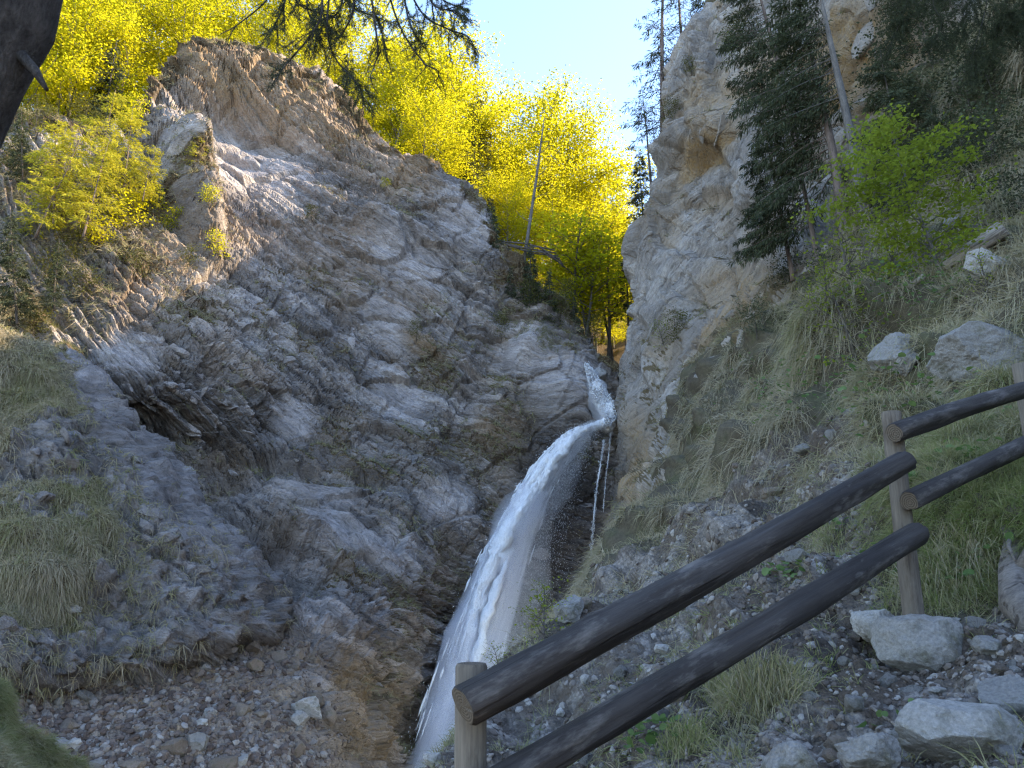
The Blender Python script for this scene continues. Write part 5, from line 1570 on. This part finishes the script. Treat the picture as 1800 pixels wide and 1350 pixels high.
for q in ((215, 395, 1.8, 1, "yellow bush under the tall larch"), (255, 365, 1.4, 1, "bright bush beside the small larch"), (120, 455, 1.5, 0, "olive bush below the leaning larch"), (380, 445, 1.1, 1, "yellow-green bush at the foot of the sunlit rib"),
          (365, 350, 0.9, 1, "small lit bush on the right flank of the spire"), (240, 480, 1.2, 0, "olive bush on the lit slope"), (730, 590, 0.9, 0, "dark bush alone in the middle of the left wall"), (550, 385, 0.9, 0, "thin shrub on the pale slab"),
          (930, 540, 1.6, 0, "olive bush on the ledge by the gorge"), (985, 560, 1.5, 0, "dark bush right of the gorge ledge"), (1010, 520, 1.3, 0, "green bush on the top ledge by the gorge"), (880, 590, 1.3, 0, "bush on the dark corner of the left wall"),
          (675, 330, 0.6, 1, "tiny yellow shrub high on the left wall"), (20, 300, 1.6, 0, "olive bush at the far left edge"), (60, 590, 1.3, 0, "olive bush above the grassy spur"), (170, 430, 1.6, 1, "yellow bush under the middle larch"), (300, 400, 1.2, 1, "bright bush at the left of the sunlit rib"), (80, 500, 1.5, 0, "olive bush beside the dark bushy spruce"), (140, 520, 1.3, 0, "low olive bush under the lit slope"), (330, 470, 1.0, 0, "olive bush on the sunlit slope below the rib"), (150, 215, 1.8, 0, "brown-green bush on the left rocks under the beeches"), (60, 230, 1.8, 0, "dark olive bush beside the near trunk"), (230, 205, 1.6, 1, "yellow bush at the left end of the rounded ridge"), (1060, 590, 1.4, 0, "bush over the notch of the waterfall")):
    bush(q[0], q[1], CLIFF, q[2], q[3], q[4], rt.uniform(0, 6))

# ------------------------------------------------------------------ trees of the right hillside
pineA = make_conifer(481, 9.0, 2.3, 9500, 0.18, base=0.3, droop=0.6, bark=M_BARKP, bias=(-1.2, 0.5), ragged=0.5, r0=0.16, shape=0.35, whorls=60)
pineB = make_conifer(482, 9.0, 2.0, 8000, 0.18, base=0.42, droop=0.5, bark=M_BARKG, bias=(-0.7, 0.5), ragged=0.5, r0=0.17, shape=0.4, whorls=50)
pineC = make_conifer(483, 6.0, 2.1, 7500, 0.18, base=0.26, droop=0.6, bark=M_BARKP, bias=(-1.3, 0.4), ragged=0.5, r0=0.10, shape=0.4, whorls=45)
yew = make_conifer(484, 5.0, 1.5, 8000, 0.17, base=0.06, droop=0.45, ragged=0.5, shape=0.5)
rooted(pineA, 1405, -40, 1486, 432, 24.0, "conifer with a pinkish trunk leaning left over the right wall", "pine_tree", 9.0)
rooted(pineB, 1430, -90, 1516, 350, 23.0, "conifer with a grey trunk beside the pinkish one", "pine_tree", 9.0)
rooted(pineC, 1388, 190, 1436, 455, 25.5, "shorter dark conifer at the left of the three leaning conifers", "pine_tree", 6.0)
rooted(pineC, 1348, 250, 1390, 470, 27.0, "dusky conifer lowest on the left of the right-hand group", "pine_tree", 6.0, 0.4)
rooted(pineA, 1330, -80, 1400, 260, 29.0, "dark conifer high against the right wall", "pine_tree", 9.0, 0.5)
rooted(yew, 1560, 85, 1590, 345, 21.0, "dense dark yew behind the green beech", "yew_tree", 5.0)
rooted(yew, 1635, 190, 1650, 350, 19.0, "dark yew right of the green beech", "yew_tree", 5.0, 1)
gb_ = make_beech(491, 3.0, 1.25, 7500, 0.085, base=0.16, flat=0.5, mat=M_BEECHN, bark=M_BARKG)
p_, n_ = pick(SLOPE, 1655, 482)
t_ = at(1538, 225, p_[1])
o = plant_tree("beech_tree", gb_, p_, "fresh green young beech on the right hillside", "tree", None, 0, 1.0)
dv = Vector(t_ - p_); o.scale = (dv.length / 3.0,) * 3
o.rotation_mode = 'QUATERNION'; o.rotation_quaternion = Vector((0, 0, 1)).rotation_difference(dv.normalized())
sap = make_beech(492, 1.0, 0.5, 420, 0.055, base=0.1, flat=0.6, mat=M_BEECHN)
for px, py, h, lab in ((1500, 610, 1.15, "leafy shrub with dark bare stems on the grassy slope"), (1450, 560, 1.0, "green shrub left of the dark-stemmed shrub"), (1560, 470, 1.1, "low green shrub at the foot of the young beech"),
                       (1500, 480, 1.3, "green shrub under the leaning conifers"), (1735, 520, 0.6, "thin sapling beside the pinkish boulder"), (960, 1128, 0.62, "bright green shrub showing above the long upper rail"),
                       (880, 1195, 0.30, "small green sprig behind the top of the left post"), (1165, 600, 1.2, "dark shrub on the foot of the right wall"), (1290, 95, 1.5, "olive shrub high on the right wall")):
    p, n = pick(SLOPE, px, py)
    plant_tree("shrub", sap, p, lab, "shrub", None, rt.uniform(0, 6), h)
for px, py, Y, h, lab in ((1180, 205, 0, 1.2, "tuft of shrub clinging near the top of the right wall"), (1300, 70, 0, 1.6, "mossy shrub on the right wall below the rim"), (1215, 125, 0, 1.0, "small shrub in a crack of the right wall"), (1185, 590, 0, 1.3, "olive shrub by the foot of the right wall")):
    p, n = pick(SLOPE, px, py)
    plant_tree("bush", bushg[0], p, lab, "bush", None, rt.uniform(0, 6), h / 2)

evg = [make_beech(495 + k, 2.0, 1.3, 1300, 0.12, base=0.06, flat=1.0, mat=M_NEEDLE) for k in range(2)]
for k, (px, py, h, lab) in enumerate(((1560, 150, 2.2, "dusky evergreen shrub left of the dark yew's top"), (1640, 110, 1.8, "dusky shrub on the upper hillside under the hanging twigs"), (1700, 170, 1.6, "dusky shrub near the right edge high on the hillside"), (1760, 110, 1.5, "dusky shrub at the upper right edge"),
        (1690, 260, 1.2, "low evergreen shrub right of the dark yew"), (1740, 300, 1.1, "low evergreen shrub on the right hillside, above the fallen log"), (1780, 230, 1.1, "low evergreen shrub at the right edge"), (1700, 340, 1.0, "evergreen shrub beside the young beech's right side"),
        (1440, 500, 1.2, "evergreen shrub at the foot of the pinkish trunk"), (1380, 500, 1.2, "evergreen shrub left of the pinkish trunk's foot"), (1330, 580, 1.0, "grey-green shrub on the grass below the right wall"), (1780, 380, 0.9, "evergreen shrub above the pinkish mossy boulder"), (1620, 40, 1.6, "dusky shrub below the rim at upper right"))):
    p, n = pick(SLOPE, px, py)
    plant_tree("evergreen_shrub", evg[k % 2], p, lab, "shrub", None, rt.uniform(0, 6), h / 2)

for k in range(26):
    px, py = rt.uniform(1560, 1810), rt.uniform(10, 340)
    p, n = pick(SLOPE, px, py)
    plant_tree("evergreen_shrub", evg[k % 2], p, "dusky evergreen shrub among dry grass on the upper right hillside", "shrub", "evergreen shrubs on the upper right hillside", rt.uniform(0, 6), rt.uniform(0.35, 0.8))

# ------------------------------------------------------------------ the near spruce: trunk at upper left, limb above the frame, hanging twigs
near = empty("spruce_tree", at(-40, 400, 1.55), "near dark spruce trunk cut by the upper left corner, with twigs hanging from the top", "tree")
n0 = np.array(near.location)
bb = Buf()
tube(bb, np.array([at(-900, 1700, 1.75), at(-560, 1150, 1.68), at(-260, 620, 1.62), at(-140, 380, 1.58), at(-52, 180, 1.55), at(6, 40, 1.53), at(52, -120, 1.52), at(90, -300, 1.52)]) - n0, [0.13, 0.11, 0.10, 0.095, 0.09, 0.088, 0.085, 0.08], 56, lump=0.28, seed=7)
tube(bb, np.array([at(30, 90, 1.53), at(62, 125, 1.51), at(82, 158, 1.50)]) - n0, [0.014, 0.009, 0.004], 8, lump=0.2)
link("trunk", bb.mesh("trunk", M_BARKD, True), near)


def needles(buf, path, rng, ln, dens, w):
    seg = np.linalg.norm(np.diff(path, axis=0), axis=1)
    L = seg.sum()
    n = max(4, int(L * dens))
    u = rng.random(n) * (len(path) - 1)
    i = np.minimum(u.astype(int), len(path) - 2)
    p = path[i] + (path[i + 1] - path[i]) * (u - i)[:, None]
    d = unit(path[i + 1] - path[i])
    A = unit(d * 0.7 + rand_dirs(n, rng) * 1.0)
    l_ = ln * rng.uniform(0.6, 1.2, n)[:, None]
    Bv = unit(np.cross(A, rand_dirs(n, rng)))
    leaf_quads(buf, p + A * l_ * 0.5, A * l_ * 0.5, Bv * w, np.clip(0.35 + 0.2 * rng.normal(size=n), 0, 1))


def hanging(px_paths, Y, parent, rng, ln=0.016, dens=680, side_n=8, side_l=0.19, w=0.0009, bare=False):
    """One spruce branch per polyline: its woody stem as the part, the needles as its sub-part."""
    for pts in px_paths:
        yy = Y + rng.normal() * 0.12
        c = np.array([at(a, b, yy + 0.04 * k * rng.normal()) for k, (a, b) in enumerate(pts)])
        path = cubic(c, np.linspace(0, len(c) - 1, 6 * (len(c) - 1) + 1)) - np.array(parent.location)
        wb, nb_ = Buf(), Buf()
        tube(wb, path, np.linspace(0.006, 0.0015, len(path)), 5)
        if not bare: needles(nb_, path[len(path) // 4:], rng, ln, dens, w)
        L = np.linalg.norm(np.diff(path, axis=0), axis=1).sum()
        for k in range(int(side_n * L / 0.35)):
            i = rng.integers(1, len(path) - 1)
            d = unit(path[i + 1] - path[i])
            sd = unit(np.cross(d, rand_dirs(1, rng)[0]))
            tw = bend(path[i], d * 0.75 + sd * 0.8 + np.array([0, 0, -0.45]), side_l * rng.uniform(0.4, 1.2) * (1.15 - 0.7 * i / len(path)), 5, rng, 0.12, -0.05)
            tube(wb, tw, np.linspace(0.0022, 0.0008, 6), 3, caps=False)
            if not bare or rng.random() < 0.3: needles(nb_, tw, rng, ln, dens, w)
            if not bare:
                for s_ in range(2):
                    t2 = bend(tw[2 + s_], (tw[3 + s_] - tw[2 + s_]) / np.linalg.norm(tw[3 + s_] - tw[2 + s_]) + rand_dirs(1, rng)[0] * 0.8, side_l * 0.4 * rng.uniform(0.5, 1.1), 3, rng, 0.1, -0.05)
                    tube(wb, t2, 0.0009, 3, caps=False)
                    needles(nb_, t2, rng, ln, dens, w)
        br = link("branch", wb.mesh("branch", M_BARKD, True), parent)
        if nb_.n: link("needles", nb_.mesh("needles", M_NEEDLE), br)


rn = np.random.default_rng(97)
lb = Buf()
tube(lb, np.array([at(70, -180, 1.6), at(300, -150, 2.2), at(560, -110, 3.0), at(800, -90, 3.4)]) - n0, [0.04, 0.032, 0.024, 0.012], 10, lump=0.1)
link("branch", lb.mesh("branch", M_BARKD, True), near)
hanging([[(690, -90), (738, 18), (790, 52), (822, 64), (840, 100)], [(715, -90), (760, 5), (800, 20), (828, 38)], [(640, -100), (655, 10), (672, 60), (680, 108)], [(700, -90), (715, 20), (730, 60), (752, 92)],
         [(740, -90), (775, -5), (806, 12), (826, 20)], [(600, -105), (612, 0), (650, 26), (690, 40)]], 3.3, near, rn)
hanging([[(560, -105), (566, 20), (540, 70), (505, 110), (478, 150)], [(590, -105), (575, 40), (588, 100), (630, 150), (640, 185)], [(525, -110), (500, 5), (482, 45), (470, 62)], [(610, -105), (600, 10), (570, 34), (545, 40)],
         [(545, -108), (540, 10), (556, 50), (552, 90)], [(630, -100), (620, 20), (600, 60), (585, 70)], [(500, -110), (520, 0), (560, 22), (600, 30)]], 3.1, near, rn)
hanging([[(520, -112), (480, -15), (425, 38), (385, 62)], [(640, -100), (664, 80), (660, 110), (648, 140)], [(660, -95), (700, 40), (745, 110), (770, 125), (765, 150)]], 3.2, near, rn, bare=True, side_n=5)

far_right = empty("spruce_tree", at(2050, 620, 6.5), "spruce hanging dark drooping twigs into the upper right corner", "tree")
f0 = np.array(far_right.location)
bb = Buf()
tube(bb, np.array([at(2050, 640, 6.5), at(2030, 300, 6.6), at(2010, -50, 6.7), at(1990, -500, 6.8)]) - f0, [0.17, 0.15, 0.13, 0.09], 16, lump=0.12)
tube(bb, np.array([at(2012, -60, 6.7), at(1850, -110, 7.2), at(1600, -140, 7.6)]) - f0, [0.05, 0.035, 0.015], 8, lump=0.1)
link("trunk", bb.mesh("trunk", M_BARKD, True), far_right)
hanging([[(1760, -120), (1720, -20), (1690, 40), (1665, 70)], [(1700, -130), (1640, -10), (1600, 30), (1570, 48)], [(1820, -115), (1770, 0), (1752, 60), (1745, 105)], [(1860, -110), (1800, 10), (1785, 40), (1795, 75)],
         [(1620, -140), (1600, -20), (1585, 30), (1560, 95)], [(1740, -120), (1735, 0), (1712, 90), (1705, 140)], [(1900, -100), (1830, 20), (1790, 20), (1760, 30)], [(1660, -135), (1640, 0), (1655, 40), (1640, 80)]], 7.2, far_right, rn, ln=0.035, dens=420, side_n=6, side_l=0.42, w=0.0024)

# ------------------------------------------------------------------ grass
rgr = np.random.default_rng(103)
vx_, vy_ = proj(SLOPE["V"])
see = ((vx_ > -20) & (vx_ < 2150) & (vy_ > -150) & (vy_ < 1420)).astype(float)
far_ = SLOPE["dist"]
wg = SLOPE["grassy"] * see * np.clip(1 - 1.1 * np.clip(SLOPE["gravel"] + 1.2 * SLOPE["path"], 0, 1), 0.10, 1)
tuft_w = np.clip(0.15 + 1.4 * sstep(-0.1, 0.5, fbm(SLOPE['V'].astype(np.float32), 1.0, 3, 0.55, 210)), 0, 1)
scatter_grass("hillside_grass", SLOPE, wg * (far_ > 7) * tuft_w, 9000, 22, 0.46, 1.0, rgr, 1, "dry hanging grass mixed with green on the right hillside", seg=2, green=0.17, px_w=0.55)
scatter_grass("bank_grass", SLOPE, wg * (far_ <= 9) * np.where(SLOPE["path"] > 0.3, 0.1, 1), 4600, 20, 0.24, 0.6, rgr, 2, "green and straw grass near the fence", seg=2, green=0.32, px_w=0.4)
wall_w = (1 - SLOPE["grassy"]) * see * np.clip(SLOPE["soil"] - 0.25, 0, 1) ** 1.3
scatter_grass("wall_grass", SLOPE, wall_w, 1500, 9, 0.42, 0.7, rgr, 3, "grass tufts on ledges of the right wall", seg=1, green=0.35)
scatter_grass("spur_grass", SPUR, (1 - SPUR["rocky"]) * SPUR["see"] + 0.08 * SPUR["see"], 4600, 14, 0.34, 0.9, rgr, 4, "pale dry grass lying down on the left spur", seg=2, green=0.18, px_w=0.5, spread=0.9)
cw = CLIFF["see"] * (np.clip(CLIFF["soil"] - 0.3, 0, 1) ** 1.5 * (0.3 + CLIFF["ledge"]) + 0.5 * np.clip(CLIFF["vegz"] - 0.5, 0, 1)) * (1 - CLIFF["scree"])
scatter_grass("cliff_grass", CLIFF, cw, 10000, 8, 0.36, 0.5, rgr, 5, "dry grass and heather on ledges of the left wall", seg=1, green=0.25, px_w=0.5)
scatter_grass("corner_grass", BANK, inview(BANK), 2600, 16, 0.16, 0.6, rgr, 6, "soft dry green grass on the near bank in the lower left corner", seg=2, green=0.30, px_w=0.45)


def tussock(px, py, n, L, rad, label, green, droop=0.8):
    p, nn = pick(SLOPE, px, py)
    off = rgr.normal(size=(n, 3)) * rad
    off *= np.minimum(1, 1.7 * rad / np.maximum(np.linalg.norm(off, axis=1, keepdims=True), 1e-6))
    off -= nn * (off @ nn)[:, None]
    b = Buf()
    k = np.exp(-(np.linalg.norm(off, axis=1) / rad) ** 2 * 0.3)
    nrm = unit(np.array([0, -0.2, 1.0]) + off / rad * 0.45)
    blades(b, p + off - nn * 0.03, nrm, L * (0.6 + 0.6 * k), 0.0042, rgr, np.clip(green + 0.22 * rgr.normal(size=n) - 0.25 * (rgr.random(n) < 0.3), 0, 1), droop, 0.38, 2)
    o = link("grass_tussock", b.mesh("grass_tussock", M_GRASS))
    return tag(o, label, "grass tussock")


tussock(1330, 1255, 1500, 0.34, 0.13, "big arching tussock of green and straw grass below the lower long rail", 0.52)
tussock(1290, 1215, 700, 0.30, 0.10, "upper left part tussock leaning against the big arching one", 0.55)
tussock(1400, 1220, 600, 0.28, 0.09, "tussock with straw-brown blades at the right of the big arching one", 0.35)
tussock(1690, 960, 1300, 0.42, 0.16, "long grass hanging over the bank right of the middle post", 0.45, 1.2)
tussock(1660, 1030, 800, 0.36, 0.14, "grass clump just right of the foot of the middle post", 0.42, 1.1)
tussock(1735, 1010, 700, 0.36, 0.14, "dark green grass clump next to the dead stump", 0.6, 1.1)
tussock(1180, 1330, 700, 0.22, 0.11, "green tussock at the bottom edge under the lower long rail", 0.62)
tussock(780, 1310, 500, 0.22, 0.10, "grassy clump left of the left post's foot", 0.45, 1.0)
tussock(1480, 945, 700, 0.28, 0.14, "bright green tuft between the two long rails near the middle post", 0.75)
tussock(1560, 640, 500, 0.34, 0.15, "dry tuft under the upright pale jagged rock", 0.2, 1.0)
tussock(1640, 690, 600, 0.30, 0.18, "straw tuft in front of the big rounded grey boulder", 0.25, 1.0)

# broad-leaved herbs
def herbs(name, spots, n, rad, size, label):
    b = Buf()
    for px, py in spots:
        p, nn = pick(SLOPE, px, py)
        m = n
        c = p + rgr.normal(size=(m, 3)) * np.array([rad, rad, rad * 0.4]) + np.array([0, 0, 0.05])
        up = unit(np.array([0, -0.35, 1.0]) + rgr.normal(size=(m, 3)) * 0.4)
        a = unit(np.cross(up, rand_dirs(m, rgr))); d = np.cross(up, a)
        s_ = size * rgr.uniform(0.5, 1.2, m)[:, None]
        th = np.arange(8) / 8 * 2 * math.pi
        ring = c[:, None] + s_[:, None] * (np.cos(th)[None, :, None] * a[:, None] * 0.5 + np.sin(th)[None, :, None] * d[:, None] * 0.42) - up[:, None] * s_[:, None] * 0.08 * np.cos(2 * th)[None, :, None]
        V = np.concatenate([ring, c[:, None] - up[:, None] * s_[:, None] * 0.06], 1).reshape(-1, 3)
        k = (np.arange(m) * 9)[:, None, None]
        F = (k + np.array([[i, (i + 1) % 8, 8] for i in range(8)])[None]).reshape(-1, 3)
        b.add(V, F, None, np.repeat(rgr.random(m), 9))
    o = link(name, b.mesh(name, M_GREEN, True))
    return tag(o, label, "herbs", None, "stuff")


herbs("herb_leaves", [(1370, 1010), (1385, 1020), (1540, 1010), (1555, 990), (1410, 930), (1460, 930), (1600, 860), (1590, 1290), (1690, 1035), (1745, 985), (1180, 1300), (1150, 1310), (1760, 740), (1700, 800)], 26, 0.09, 0.055, "round green herb leaves among the grass by the fence")
herbs("low_herbs", [(1330 + 30 * k, 640 + (k * 37) % 90) for k in range(10)] + [(1560 + 20 * k, 500 + (k * 23) % 40) for k in range(8)], 60, 0.45, 0.07, "low green leaves among the hillside grass under the beech")
